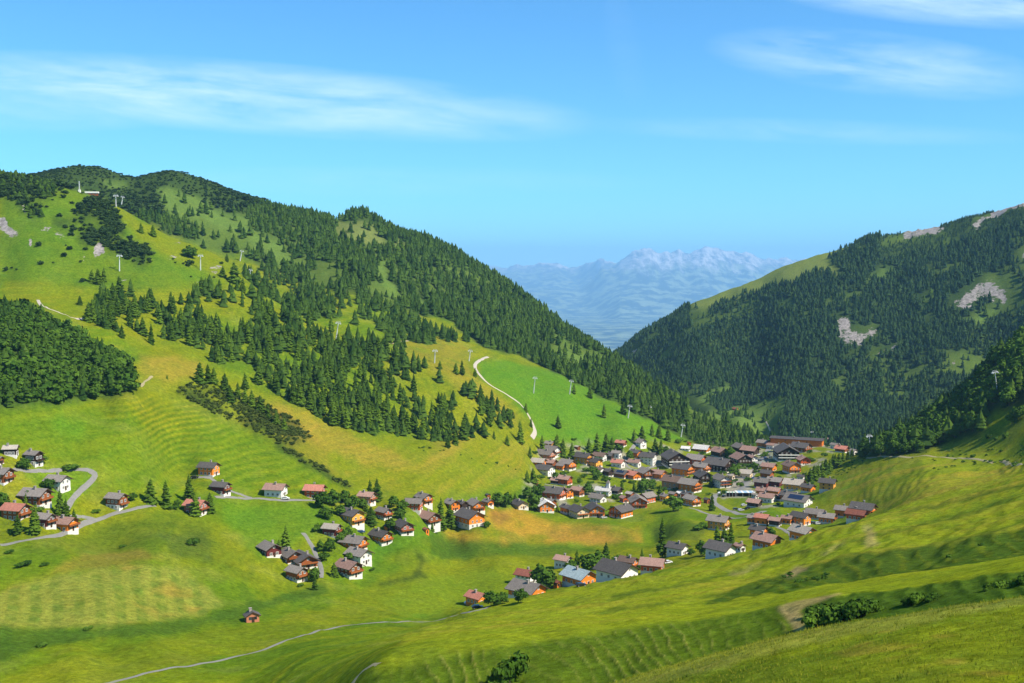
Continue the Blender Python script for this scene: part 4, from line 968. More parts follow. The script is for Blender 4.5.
for args in ((119.5,271,15,1,'pale lift pylon on the green hill below the dark scrub'),(200.5,270,14,1,'pale lift pylon on the shoulder left of the first trees'),(240,261,10,12,'leaning lift pylon among trees on the left hill crest'),(249,280,10,10,'leaning lift pylon in the trees right of the hill shoulder'),
    (336,339,16,9,'leaning lift pylon above the forest belt'),(434.5,363,12,3,'lift pylon on the ochre meadow'),(469,361,10,8,'lift pylon beside the forest edge above the track'),(533.5,393,15,6,'upper lift pylon on the green slope'),(569.5,394,13,8,'second lift pylon down the green slope'),(628,418,12,9,'third lift pylon down the green slope by firs'),(648.5,416,9,6,'small lift pylon in the forest edge above the village'),
    (681,437,12,9,'lowest lift pylon on the green slope over the hotel'),(998,396,24,-9,'tall pale pylon in the wooded spur on the right'),(870.5,455,19,-5,'pale pylon at the foot of the wooded spur'),(116,207,11,0,'left one of the paired pylons on the hill crest'),(121,208,11,10,'right leaning one of the paired pylons on the hill crest'),(812,437,5,0,'tiny white mast in the wood behind the village')):
    pylon(*args)
p = at(79.5, 192); t = bpy.data.objects.new('radio_mast', None); col.objects.link(t); t.location = p; tag(t, 'slim white radio mast on the left hilltop', 'mast')
m = MB()
for sx in (-.5, .5):
    for sy in (-.5, .5): m.bar((sx, sy, -2), (sx * .6, sy * .6, 14), .32)
for k in range(10): m.bar((-.5, -.5, k * 1.4), (.5, -.5, k * 1.4 + 1.4), .2); m.bar((.5, .5, k * 1.4), (.5, -.5, k * 1.4 + 1.4), .2)
m.build('lattice', pylon_m, t); m = MB(); m.box(-1.4, 1.4, -1.2, 1.2, -1.5, 3.0); m.build('base_cabin', frame_m, t); m = MB(); m.box(-.45, .45, -.45, .45, 9, 11); m.build('antenna', frame_m, t)
p = at(92, 195); t = bpy.data.objects.new('lift_station', None); col.objects.link(t); t.location = p; t.rotation_euler = (0, 0, .1); tag(t, 'white roofed lift top station on the left hilltop', 'lift station')
m = MB(); m.box(-8.5, 8.5, -2.6, 2.6, 2.4, 4.4); m.build('roof', frame_m, t)
m = MB(); m.box(-7.6, 7.6, -2.1, 2.1, -2, 2.38); m.build('wall', WALLS['brown'], t)
for x in (-5, 0, 5): m = MB(); m.box(x - .8, x + .8, -2.2, -2.08, .6, 1.8); m.build('window', glass_m, t)

# ------------------------------------------------------------------ cars
car_c = {'white': (.75, .75, .74), 'black': (.015, .016, .018), 'blue': (.02, .06, .2), 'silver': (.45, .46, .47), 'red': (.4, .03, .025)}
car_m = {}
for k, c in car_c.items():
    m, nt, b = mat(k + '_paint'); b.inputs['Base Color'].default_value = c + (1,); b.inputs['Roughness'].default_value = 0.3; b.inputs['Coat Weight'].default_value = .5; car_m[k] = m
tyre_m, nt, b = mat('tyre_rubber'); b.inputs['Base Color'].default_value = (.015, .015, .015, 1)
rim_m, nt, b = mat('alloy'); b.inputs['Base Color'].default_value = (.4, .4, .41, 1); b.inputs['Metallic'].default_value = .6
def wheel_mesh(r, w, mt, nm):
    m = MB(); n = 14; k = [(r * math.cos(2 * math.pi * i / n), r * math.sin(2 * math.pi * i / n)) for i in range(n)]
    m.prism(k, -w / 2, w / 2); return m.mesh(nm, mt)
WH = wheel_mesh(.33, .22, tyre_m, 'tyre'); RIM = wheel_mesh(.2, .235, rim_m, 'rim')
_carm = {}
def car_meshes(colr):
    if colr not in _carm:
        m = MB()                                 # profile along x (length), extruded in y
        m.prism([(-2.15, .3), (2.1, .3), (2.18, .55), (2.1, .82), (1.15, .95), (.55, 1.43), (-1.35, 1.46), (-2.0, 1.02), (-2.2, .9)], -.86, .86)
        bd = m.mesh('body', car_m[colr]); bv = bmesh.new(); bv.from_mesh(bd); bmesh.ops.bevel(bv, geom=list(bv.edges), offset=.07, segments=2, affect='EDGES'); bv.to_mesh(bd); bv.free()
        g = MB(); g.prism([(.62, .98), (1.06, .98), (.52, 1.37), (.5, 1.37), (-1.3, 1.39), (-1.78, 1.02)], -.875, .875)
        _carm[colr] = (bd, g.mesh('windows', glass_m))
    return _carm[colr]
def car(px, py, colr, rot, label, group=None):
    p = at(px, py); t = bpy.data.objects.new('parked_car', None); col.objects.link(t); t.location = p + Vector((0, 0, .17)); t.rotation_euler = (0, 0, R(rot)); tag(t, label, 'car', group)
    bd, gl = car_meshes(colr); link('body', bd, t); link('windows', gl, t)
    for x in (-1.35, 1.35):
        for y in (-.8, .8):
            w_ = link('wheel', WH, t); w_.location = (x, y, .33); link('rim', RIM, w_)
car(285.5,499.5,'white',0,'white van-like car on the level road before the mauve roofed house'); car(469,604.5,'white',15,'white car beside the salmon roofed chalet at the crest'); car(477.5,609,'black',10,'black car in front of the salmon roofed chalet')
car(361,533,'blue',5,'blue car on the lane right of the tall yellow chalet'); car(194.5,478.5,'black',0,'black car left of the upper lone orange chalet'); car(668,563.5,'white',25,'white car at the right end of the broadside red chalet')
car(581,586.5,'black',20,'dark car in front of the metal roofed chalet'); car(813.5,524,'black',20,'dark car in the lower right row of chalets'); car(818,524.5,'silver',20,'silver car in the lower right row of chalets')
car(600.5,518,'black',40,'dark car at the edge over the ochre bank'); car(604,518.5,'silver',30,'silver car at the edge over the ochre bank')
cg = 'cars on the village car park'
for i, (px, py, c) in enumerate(((757,459,'silver'),(760,461,'black'),(763,457,'blue'),(766,459,'blue'),(768,456,'black'),(760,455.5,'white'),(757,463,'silver'),(771,458,'black'),(752.5,476,'silver'),(754,479,'blue'),(748,481,'black'),(764,464,'white'))):
    car(px, py, c, 20 + 7 * (i % 3), {'silver': 'small silver car among those parked along the main village street', 'black': 'small black car among those parked along the main village street', 'blue': 'small blue car among those parked along the main village street', 'white': 'small white car among those parked along the main village street'}[c], cg)
for i, (px, py, c) in enumerate(((736,510,'black'),(741,511,'silver'),(744,506,'silver'),(748,509,'black'),(720,494,'white'),(724,497,'black'))):
    car(px, py, c, 10 + 9 * i, f"{c} car on the street below the blue canopy, {('leftmost of the low bend','second in the low bend','silver in the middle of the bend','nearest the mauve roof','beside the white chalet','just before the white stall')[i]}", 'cars at the street bend')
# ------------------------------------------------------------------ vegetation
def leafmat(name, dark, light, scale=0.35, attr=False, trans=0.0):
    m, nt, b = mat(name); b.inputs['Roughness'].default_value = 0.8; b.inputs['Specular IOR Level'].default_value = 0.03
    geo = nd(nt, 'ShaderNodeNewGeometry'); nz = noise(nt, scale, 3, 0.6, geo.outputs['Position'])
    if attr:
        at_ = nd(nt, 'ShaderNodeAttribute', attribute_name='rnd'); r = at_.outputs['Fac']
    else: r = nd(nt, 'ShaderNodeObjectInfo').outputs['Random']
    f = nd(nt, 'ShaderNodeMath', operation='MULTIPLY_ADD'); nt.links.new(nz.outputs[0], f.inputs[0]); f.inputs[1].default_value = 0.9
    g = nd(nt, 'ShaderNodeMath', operation='MULTIPLY_ADD'); nt.links.new(r, g.inputs[0]); g.inputs[1].default_value = 0.7; g.inputs[2].default_value = -0.3
    nt.links.new(g.outputs[0], f.inputs[2]); f.use_clamp = True
    nt.links.new(mixn(nt, f.outputs[0], dark, light), b.inputs['Base Color'])
    return m
SPR = leafmat('spruce_needles', (.020, .050, .005), (.098, .165, .013)); SPR_F = leafmat('forest_needles', (.012, .036, .006), (.064, .115, .014), 0.05, True)
BRD = leafmat('broad_leaves', (.026, .066, .007), (.085, .16, .016)); BRD_F = leafmat('alder_leaves', (.022, .06, .007), (.075, .14, .014), 0.12, True)
HEA_F = leafmat('heath_leaves', (.024, .045, .009), (.075, .10, .018), 0.25, True)
SCR_F = leafmat('dwarf_pine_needles', (.014, .034, .010), (.038, .07, .018), 0.1, True)
BARK, nt, b = mat('bark'); tc = nd(nt, 'ShaderNodeTexCoord'); nz = noise(nt, 3, 5, .7, tc.outputs['Object']); nt.links.new(mixn(nt, nz.outputs[0], (.06, .045, .03), (.15, .12, .09)), b.inputs['Base Color'])

def tri_mesh(name, tris, m):
    co = np.asarray(tris, np.float32).reshape(-1, 3)
    me = bpy.data.meshes.new(name); fill(me, co, np.arange(len(co)).reshape(-1, 3), False); me.materials.append(m); return me
def trunk_mesh(h, r, seed):
    q = random.Random(seed); m = MB(); n = 7; prev = None
    for k in range(5):
        z = -0.08 + (h + .08) * k / 4; rr = r * (1 - .85 * k / 4) * (1.25 if k == 0 else 1); ox = q.uniform(-.4, .4) * r
        ring = [(ox + rr * math.cos(2 * math.pi * i / n), rr * math.sin(2 * math.pi * i / n), z) for i in range(n)]
        if prev:
            for i in range(n): m.face([prev[i], prev[(i + 1) % n], ring[(i + 1) % n], ring[i]])
        prev = ring
    return m.mesh('trunk', BARK)
def conifer_tris(q, levels, per, rad, z0=0.06, droop=.35, tip=1.0):
    """drooping boughs in whorls round a straight stem, unit height"""
    out = []
    lop = q.uniform(0, 6.28)
    for k in range(levels):
        f = k / (levels - 1); z = z0 + (tip - z0 - .03) * f ** .92
        r = rad * (1 - f) ** .66 * q.uniform(.82, 1.12) + .008
        if k == 0: r *= .8
        nb_ = max(4, int(per * (1 - .45 * f)))
        ph = q.uniform(0, 6.28)
        for i in range(nb_):
            if q.random() < .1: continue
            a = ph + 6.283 * i / nb_ + q.uniform(-.25, .25)
            rr = r * q.uniform(.68, 1.15) * (1 + .1 * math.cos(a - lop)); dz = -rr * droop * q.uniform(.5, 1.3) + .01
            ca, sa = math.cos(a), math.sin(a); wd = rr * .36 + .008; th = .028 + .03 * (1 - f)
            bs = (ca * rr * .06, sa * rr * .06, z + th); tp = (ca * rr, sa * rr, z + dz)
            md = .55; l = (ca * rr * md - sa * wd, sa * rr * md + ca * wd, z + dz * .62 - .006); rt = (ca * rr * md + sa * wd, sa * rr * md - ca * wd, z + dz * .62 - .006)
            tpt = (ca * rr * md, sa * rr * md, z + dz * .35 + th * .55); lo = (ca * rr * .5, sa * rr * .5, z + dz * .8 - th * 1.2)
            out += [bs, l, tpt, bs, tpt, rt, tpt, l, tp, tpt, tp, rt, l, lo, tp, rt, tp, lo]
    z1 = tip
    for i in range(4):
        a = 1.57 * i; out += [(.013 * math.cos(a), .013 * math.sin(a), tip - .09), (.013 * math.cos(a + 1.57), .013 * math.sin(a + 1.57), tip - .09), (0, 0, z1)]
    return out
def clump_tris(q, lobes, n, size, core=True):
    """leaf sprays over uneven lobes; lobes: (x, y, z, r)"""
    out = []
    for x, y, z, r in lobes:
        for _ in range(max(6, int(n * r * r / sum(l[3] ** 2 for l in lobes)))):
            v = Vector((q.gauss(0, 1), q.gauss(0, 1), q.gauss(0, 1))).normalized()
            if v.z < -.55: v.z *= -.4
            rr = r * q.uniform(.72, 1.12); c = Vector((x, y, z)) + Vector((v.x * rr, v.y * rr, v.z * rr * .92))
            nn = (v + Vector((q.gauss(0, .45), q.gauss(0, .45), q.gauss(0, .45) + .15))).normalized()
            t = nn.cross(Vector((q.random() - .5, q.random() - .5, q.random()))).normalized(); bt = nn.cross(t)
            s = size * q.uniform(.55, 1.3)
            p = [c + t * s + bt * s * .2, c + bt * s - t * s * .2, c - t * s * .9 - bt * s * .1, c - bt * s * .8 + t * s * .3]
            out += [p[0], p[1], p[2], p[0], p[2], p[3]]
        if core:
            k = 6; rings = []
            for j in range(1, 4):
                th = math.pi * j / 4
                rings.append([(x + r * .72 * math.sin(th) * math.cos(6.283 * i / k), y + r * .72 * math.sin(th) * math.sin(6.283 * i / k), z + r * .68 * math.cos(th)) for i in range(k)])
            top = (x, y, z + r * .7); bot = (x, y, z - r * .7)
            for i in range(k):
                j = (i + 1) % k
                out += [top, rings[0][i], rings[0][j], bot, rings[2][j], rings[2][i]]
                for a, b_ in ((0, 1), (1, 2)): out += [rings[a][i], rings[b_][i], rings[b_][j], rings[a][i], rings[b_][j], rings[a][j]]
    return [tuple(p) for p in out]
CON = []
for i in range(9):
    q = random.Random(100 + i)
    CON.append((tri_mesh('crown', conifer_tris(q, 15 + i % 3, 9, (.21, .245, .275)[i % 3], .05 + .02 * (i % 2)), SPR), trunk_mesh(.9, .017, i)))
LARCH = (tri_mesh('crown', conifer_tris(random.Random(7), 17, 6, .15, .12, .25), SPR), trunk_mesh(.92, .014, 77))
def broad_lobes(q, wide=1.0):
    l = [(0, 0, .50, .30)]
    for i in range(q.randint(5, 7)):
        a = q.uniform(0, 6.28); d = q.uniform(.14, .27) * wide; l.append((d * math.cos(a), d * math.sin(a), q.uniform(.20, .74), q.uniform(.15, .24)))
    l.append((q.uniform(-.08, .08), q.uniform(-.08, .08), .82, .15)); return l
BRO = []
for i in range(7):
    q = random.Random(300 + i); BRO.append((tri_mesh('crown', clump_tris(q, broad_lobes(q, 1 + .1 * (i % 3)), 620, .06), BRD), trunk_mesh(.6, .022, 20 + i)))
BUS = []
for i in range(5):
    q = random.Random(400 + i); lb = [(q.uniform(-.6, .6), q.uniform(-.3, .3), q.uniform(.25, .62), q.uniform(.25, .4)) for _ in range(6)]
    BUS.append((tri_mesh('crown', clump_tris(q, lb, 520, .085), BRD), trunk_mesh(.4, .03, 40 + i)))
_tn = [0]
def plant(kind, p, h, label, group=None, wide=1.0, variant=None):
    _tn[0] += 1; i = _tn[0]
    lib, nm, cat = {'spruce': (CON, 'spruce_tree', 'conifer'), 'larch': ([LARCH], 'larch_tree', 'conifer'), 'broad': (BRO, 'broadleaf_tree', 'broadleaf tree'), 'bush': (BUS, 'bush', 'bush')}[kind]
    cr, tk = lib[(i * 7 if variant is None else variant) % len(lib)]
    t = bpy.data.objects.new(nm, None); col.objects.link(t); t.location = p; t.rotation_euler = (0, 0, (i * 2.399) % 6.283 if kind != 'bush' else ((i * 2.399) % .8))
    t.scale = (h * wide, h * wide * (1 if kind != 'bush' else .8), h); tag(t, label, cat, group)
    link('crown', cr, t); link('trunk', tk, t)
    return t
def pxplant(kind, px, py, hpx, label, group=None, wide=1.0, dmin=30):
    p = at(px, py, dmin); h = hpx * p.y / F
    plant(kind, p - Vector((0, 0, .15)), h, label, group, wide)
    PLACED.append((p.x, p.y, 3.0))
PLACED = []
INDIV = [
 # left group
 ('spruce',35,534,30,'taller of two pointed firs before the maroon chalet with pink shutters',1.25),('spruce',18,533,20,'broader lower fir before the salmon roofed brown chalet',1.3),('spruce',60,516,28,'tallest tree right of the long grey roof inside the road bend',1.2),('spruce',66,519,22,'slim fir beside the tallest tree inside the road bend',1.1),('spruce',74,521,13,'small fir at the left group nearest the road',1.2),
 ('broad',24,470,14,'dark leafy tree between the two upper left chalets',1.2),('broad',42,464,11,'leafy tree behind the white-based upper left chalet',1.2),('bush',68,470,7,'long dark bush above the bend of the left road',2.2),('broad',3,508,18,'dark tree at the left picture edge under the brown chalet',1.2),('broad',30,498,11,'round tree behind the long grey roof on the left',1.3),('broad',48,489,12,'round tree left of the white gable in the road bend',1.4),('bush',35,513,8,'hedge-like bush between long grey roof and salmon roof',1.6),('spruce',26,503,11,'small fir before the long grey roof on the left',1.0),('spruce',36,506,11,'narrow fir against the long grey roof on the left',.9),
 ('broad',133,501,10,'small leafy tree right of the lone tall-based chalet',1.1),('bush',95,513,5,'low bush left below the lone tall-based chalet',1.5),
 ('spruce',151,503,26,'left one of two big spruces on the open meadow',1.3),('spruce',166,508,29,'right one of two big spruces on the open meadow',1.3),('bush',173,510,6,'bright bush at the foot of the right big spruce',1.3),('broad',178,507,9,'small tree between the spruce pairs on the meadow',1.0),('spruce',189,500,27,'spruce standing behind the half hidden salmon roof',1.3),('spruce',195,516,25,'dark spruce directly before the half hidden salmon roof',1.25),('spruce',210,512,21,'spruce at the right end of the half hidden salmon roof',1.2),
 ('bush',192,546,9,'dark bush on the slope under the spruce group',1.1),('bush',23,567,7,'dark double bush at the lower left field edge',1.7),('bush',44,566,5,'smaller bush right of the double bush at the field edge',1.4),('bush',88,630,6,'dark bush in the gully under the mown field',1.2),('bush',40,647,6,'grey-green bush in the gully near the left edge',1.8),('bush',122,548,4,'tiny bush on the bank left of the slope spruces',1.4),('bush',9,554,5,'low bush on the bank at the left edge',1.4),
 # middle left
 ('spruce',286,551,28,'tall spruce behind the lower chalet cluster',1.05),('spruce',279,552,14,'short spruce leaning on the tall one behind the lower cluster',1.2),('broad',323,508,19,'leftmost broad tree of the dark group below the red chalet',1.2),('broad',333,505,17,'second broad tree of the dark group below the red chalet',1.2),('broad',345,504,16,'third broad tree of the dark group below the red chalet',1.2),('broad',352,511,18,'rightmost broad tree of the dark group below the red chalet',1.2),('broad',326,519,14,'low tree at the front of the dark group below the red chalet',1.3),('broad',341,516,13,'tree above the stepped roof chalet',1.2),
 ('spruce',370,501,23,'left one of the twin dark firs behind the hidden salmon roof',1.25),('spruce',377,501,24,'right one of the twin dark firs behind the hidden salmon roof',1.25),('spruce',371,524,19,'stout clipped fir right of the tall yellow chalet',1.6),('spruce',366,512,14,'fir between hidden salmon roof and yellow chalet',1.2),('broad',363,509,12,'leafy tree before the hidden salmon roof',1.1),
 ('broad',347,541,16,'birch right of the stepped roof chalet',1.0),('broad',341,543,12,'round tree below the stepped roof chalet',1.1),('bush',318,531,9,'bush left of the stepped roof chalet',1.1),('broad',320,551,12,'leftmost tree of the grove beside the curving lane',1.0),('broad',330,552,16,'tallest tree of the grove beside the curving lane',1.0),('broad',324,561,11,'lowest tree of the grove beside the curving lane',1.3),('spruce',334,577,16,'dark spruce left of the carved balconies',1.3),('broad',350,560,9,'round bush-like tree before the broad white gable',1.3),('broad',314,581,15,'round bright tree right of the lowest cluster chalet',1.2),('spruce',315,590,14,'small fir below the round bright tree',1.2),('bush',300,587,4,'small bush below the lowest cluster chalet',1.3),('bush',372,571,4,'tiny bush right of the carved balconies',1.2),
 ('broad',394,507,13,'leafy tree left of the broadside grey roof',1.3),('broad',402,512,14,'leafy tree below the broadside grey roof',1.2),('broad',400,519,12,'light leafy tree between red corner chalet and broadside roof',1.2),('broad',391,530,14,'tree above the red flower box chalet',1.0),('spruce',441,529,34,'left and tallest of the great dark conifers',1.05),('spruce',450,527,24,'right wider one of the great dark conifers',1.5),('spruce',432,531,11,'thin fir before the mauve roof with white base',1.0),('bush',485,528,8,'bush right of the tall white basement',1.0),
 ('broad',499,507,17,'left half of the round dark tree on the village edge',1.2),('broad',506,507,16,'right half of the round dark tree on the village edge',1.2),('spruce',511,503,11,'small fir left behind the low cream chalet',1.2),('spruce',515,503,11,'small fir right behind the low cream chalet',1.2),('broad',533,510,19,'tall leafy tree between cream chalet and white edged gable',1.0),('broad',528,499,14,'dark tree at the left corner of the village',1.2),('broad',538,497,15,'leafy tree left of the long red chalet',1.2),('spruce',557,512,8,'little fir right of the white edged gable',1.2),
 # crest trees
 ('broad',491,606,18,'leafy tree right of the salmon roofed crest chalet',1.1),('broad',497,605,13,'second leafy tree right of the salmon roofed crest chalet',1.1),('broad',503,604,14,'third leafy tree right of the salmon roofed crest chalet',1.1),('broad',521,603,17,'tree before the broad grey roof at the crest',1.0),('broad',541,590,28,'biggest bushy tree between crest chalets',1.1),('broad',550,588,20,'bushy tree right of the biggest one at the crest',1.2),('spruce',577,568,20,'fir left behind the metal roof',1.1),('broad',572,572,14,'dark tree right of the hidden mauve roof at the crest',1.3),('broad',590,571,20,'light bushy tree behind the metal roof',1.3),('broad',598,569,20,'bushy tree under the highest fir at the crest',1.2),('spruce',606,567,27,'highest fir behind the very wide roof',1.2),('broad',617,565,12,'round dark tree above the very wide roof',1.2),('spruce',627,570,19,'slim fir at the right of the very wide roof',1.0),('larch',662,558,42,'solitary tall larch by the slate roofed white house',1.1),('spruce',642,559,12,'thin young fir left of the solitary larch',.9),('broad',640,570,8,'round tree left of the broadside red chalet',1.1),('broad',691,556,9,'dark round tree right of the slate roofed white house',1.1),
 ('broad',702,556,17,'dark tree left of the crest house under firs',1.1),('broad',714,556,9,'bright round bush before the crest house under firs',1.3),('spruce',717,546,22,'left fir of the dark trio above the crest house',1.2),('spruce',724,546,20,'middle fir of the dark trio above the crest house',1.3),('spruce',731,545,24,'right fir of the dark trio above the crest house',1.1),('broad',771,536,9,'round dark bush beside the slate chalet under the red roofs',1.4),('bush',700,530,8,'olive bush left of the yellow house below the village',1.8),
 ('spruce',712,511,19,'solitary dark fir below the village road',1.15),('broad',673,511,17,'large round green tree at the village front',1.5),('spruce',660,500,17,'dark fir above the bright yellow house',1.2),('broad',643,492,15,'large leafy tree in the middle of the village',1.3),('broad',651,491,12,'leafy tree right of the large one in mid village',1.2),('spruce',622,490,11,'left slim fir on the village lawn',1.0),('spruce',634,490,11,'right slim fir on the village lawn',1.0),('broad',588,495,13,'round tree left of the chapel tower',1.3),('broad',597,480,11,'leafy tree above the chapel tower',1.2),('broad',606,484,9,'leafy tree above the chapel nave',1.3),('broad',580,484,7,'small tree beside the lane in upper village',1.2),('bush',617,499,7,'bush between chapel and small red house',1.4),('broad',604,497,6,'reddish green tree at the chapel front',1.0),
 ('spruce',527,482,13,'left dark fir at the village left edge',1.3),('spruce',533,483,16,'right dark fir at the village left edge',1.3),('broad',556,480,9,'round tree under the tall gabled orange chalet',1.4),('broad',563,478,8,'light round tree right below the tall gabled orange chalet',1.3),('broad',592,475,10,'dark tree before the smaller golden chalet',1.4),('spruce',530,458,13,'fir left of the upper left village corner',1.2),('spruce',542,452,18,'slim tall fir behind the upper left village corner',1.0),
 ('spruce',557,455,22,'first of the tall firs right of the upper left corner',1.25),('spruce',563,457,20,'second of the tall firs right of the upper left corner',1.25),('spruce',572,459,18,'third of the tall firs right of the upper left corner',1.2),('spruce',589,452,15,'first fir behind the golden chalets',1.1),('spruce',597,453,22,'second fir behind the golden chalets, highest',1.25),('spruce',606,453,21,'third fir behind the golden chalets',1.25),('spruce',612,453,17,'fourth fir behind the golden chalets',1.2),('broad',618,454,11,'tree below the salmon roof in the firs',1.2),('broad',630,460,11,'round tree left of the orange chalet by the tall white house',1.1),('spruce',655,452,15,'first fir right of the tall white house',1.2),('spruce',661,455,17,'second fir right of the tall white house',1.2),('broad',666,454,9,'leafy tree right of the firs by the tall white house',1.2),
 ('broad',730,459,13,'large round tree right of the barn-like chalet',1.4),('broad',734,478,16,'large dark tree by the main square',1.1),('broad',738,474,11,'leafy tree behind the cream square house',1.1),('broad',754,471,10,'round tree below the white gable in the centre',1.2),('spruce',711,487,14,'dark fir before the black gable in the centre',1.3),('broad',730,487,9,'light tree left of the square',1.0),('spruce',709,464,10,'slim fir right of the red hotel wing',1.1),
 # firs on the ski slope
 ('spruce',604,417,14,'fir standing alone in the middle of the green slope',1.3),('spruce',558,428,14,'fir low on the left of the green slope',1.3),('spruce',623,414,13,'dark fir beside the third lift pylon',1.4),('spruce',590,398,13,'fir at the upper edge of the green slope',1.5),('spruce',574,394,11,'fir close to the second lift pylon',1.2),('spruce',526,412,10,'small fir beside the gravel track bend',1.1),('spruce',531,427,10,'small fir inside the lower track bend',1.1),('spruce',634,443,15,'first fir at the foot of the green slope',1.1),('spruce',642,438,13,'second fir at the foot of the green slope',1.3),('spruce',652,436,13,'third fir at the foot of the green slope',1.3),('spruce',659,438,15,'fourth fir at the foot of the green slope',1.3),('spruce',668,441,14,'fifth fir at the foot of the green slope',1.2),('bush',679,443,6,'round bush beside the lowest green slope pylon',1.2),
 # left hill
 ('spruce',141,233,11,'small fir on the left hill crest',1.3),('spruce',153,236,12,'fir right of the small one on the hill crest',1.3),('broad',190,258,13,'round dark tree alone on the hill shoulder',1.5),('spruce',92,283,14,'left of three dark firs at the hill foot',1.4),('spruce',98,284,16,'middle of three dark firs at the hill foot',1.4),('spruce',104,282,15,'right of three dark firs at the hill foot',1.4),('spruce',223,277,12,'fir below the shoulder pylon',1.4),('spruce',234,283,22,'tall fir group leader on the hill flank',1.4),('spruce',243,292,15,'fir under the tall flank leader',1.4),('spruce',227,262,9,'fir on the hill crest near the leaning pylon',1.3),('spruce',80,305,10,'round lone fir beside the upper gravel track',1.4),('spruce',122,338,14,'lone fir on the meadow under the forest belt',1.5),('spruce',41,324,14,'brown-green spruce at the top edge of the alder thicket',1.4),
 ('spruce',200,383,22,'left of the fir group over the scrub strip',1.4),('spruce',208,383,20,'second of the fir group over the scrub strip',1.4),('spruce',214,384,18,'third of the fir group over the scrub strip',1.4),('spruce',225,391,19,'fourth fir standing apart over the scrub strip',1.3),('spruce',245,390,18,'fir right of the group over the scrub strip',1.4),('spruce',167,379,5,'tiny fir on the ochre meadow',1.2),('spruce',230,402,18,'stout fir at the scrub strip',1.3),('spruce',245,404,17,'second stout fir at the scrub strip',1.3),('spruce',252,408,19,'third stout fir at the scrub strip',1.3),('spruce',260,412,18,'fourth stout fir at the scrub strip',1.3),('spruce',268,418,16,'fifth stout fir at the scrub strip',1.3),('spruce',276,424,15,'sixth stout fir at the scrub strip',1.3),('spruce',284,430,13,'last fir at the lower end of the scrub strip',1.3),('spruce',238,398,17,'fir standing behind the first stout fir of the scrub strip',1.3),
 ('spruce',448,448,13,'fir below the end of the forest belt',1.3),('spruce',455,445,15,'taller fir below the end of the forest belt',1.3),('spruce',494,439,9,'small fir under the belt right end',1.3),('spruce',507,445,11,'fir close to the belt right end',1.3),('broad',509,421,14,'leafy brown tree at the belt right end',1.3),('spruce',520,443,24,'tall fir by the right end of the forest belt',1.1),('spruce',440,369,9,'round fir on the ochre meadow by a pylon',1.5),('spruce',456,374,12,'left of two firs on the ochre meadow',1.3),('spruce',462,375,16,'right of two firs on the ochre meadow',1.2),('spruce',475,377,10,'fir just left of the gravel track top',1.3),
 # right slope
 ('bush',858,438,6,'bush at the top corner of the spur wood',1.0),('bush',988,439,6,'left bush of the small row on the right slope',1.0),('bush',996,440,5,'middle bush of the small row on the right slope',1.0),('bush',1004,439,8,'right bush of the small row on the right slope',1.0),('broad',1012,425,15,'tree at the right edge over the slope bushes',1.1),('broad',1020,420,16,'rightmost tree over the slope bushes',1.1),('bush',1015,466,5,'low bush under the spur track at the right edge',1.6),('bush',973,457,4,'low bush on the spur track',1.4),
 ('bush',808,501,6,'dark bush below the low dark chalet on the meadow',1.6),('bush',778,505,3,'small bush under the mauve roofs',1.4),
]
for k, px, py, h, lab, w_ in INDIV: pxplant(k, px, py, h, lab, None, w_)
rw = 'firs in the row along the right village edge'
for px, py, h in ((806,485,15),(810,484,17),(814,482,18),(818,480,17),(822,478,18),(826,475,17),(830,472,15),(835,468,15),(839,465,13),(843,462,12),(848,459,10),(852,457,9),(816,477,13),(825,470,12),(833,464,11)):
    pxplant('spruce', px, py, h, 'dark fir in the slanting row along the right edge of the village', rw, 1.25)
# bushes of the near gully
gb = 'bushes lining the near gully'
for i, (px, py, h) in enumerate(((815,628,20),(825,622,19),(835,622,22),(846,620,19),(858,617,18),(868,614,14),(812,617,12),(880,611,8),(905,606,11),(917,604,12),(930,602,10),(988,590,9),(1000,588,11),(1012,587,10),(1024,585,11))):
    p = at(px, py, 112, 215); h_ = h * p.y / F
    plant('bush', p - Vector((0, 0, .4)), h_ * 1.25, 'low dark green bush along the worn gully on the right', gb, 1.1)
p = at(510, 684, 140, 215); plant('bush', p - Vector((0, 0, .6)), 36 * p.y / F, 'big dark bush below the ribbed bank at the bottom edge', None, .85)
p = at(494, 688, 140, 215); plant('bush', p - Vector((0, 0, .8)), 22 * p.y / F, 'smaller bush left of the big dark bush at the bottom edge', None, .9)

# ---- woods: places drawn evenly over the ground
cellA = np.zeros_like(gd); cellA[:-1, :-1] = np.abs((gx[:-1, 1:] - gx[:-1, :-1]) * (gy[1:, :-1] - gy[:-1, :-1]))
def scatter(poly, d0, d1, spacing, cuts=(), dens=None, hid=18, wob=3, seed=0, tight=0.62):
    m = soft(gpx, gpy, poly, wob, seed) & (gd > d0) & (gd < d1) & (hidden < hid)
    for c in cuts: m &= ~soft(gpx, gpy, c, wob, seed + 3)
    prob = cellA * m / spacing ** 2
    if dens is not None: prob = prob * np.clip(dens, 0, 1)
    n_ = int(prob.sum() * 1.9)
    if n_ == 0: return np.zeros((0, 2))
    pick = rng.choice(prob.size, n_, p=(prob / prob.sum()).ravel()); r_, c_ = np.unravel_index(pick, prob.shape)
    c2 = np.minimum(c_ + 1, nu - 1); r2 = np.minimum(r_ + 1, NV - 1)
    d = DD[r_] + (DD[r2] - DD[r_]) * rng.random(n_); u = UU[c_] + (UU[c2] - UU[c_]) * rng.random(n_)
    x = u / F * d; seen = {}; keep = []
    g = spacing * tight
    for i in range(n_):
        k = (int(x[i] // g), int(d[i] // g))
        if k in seen: continue
        seen[k] = 1; keep.append(i)
    return np.stack([x[keep], d[keep]], 1)
def ground_np(X, Y):
    return np.array([ground(float(a), float(b)) for a, b in zip(X, Y)])
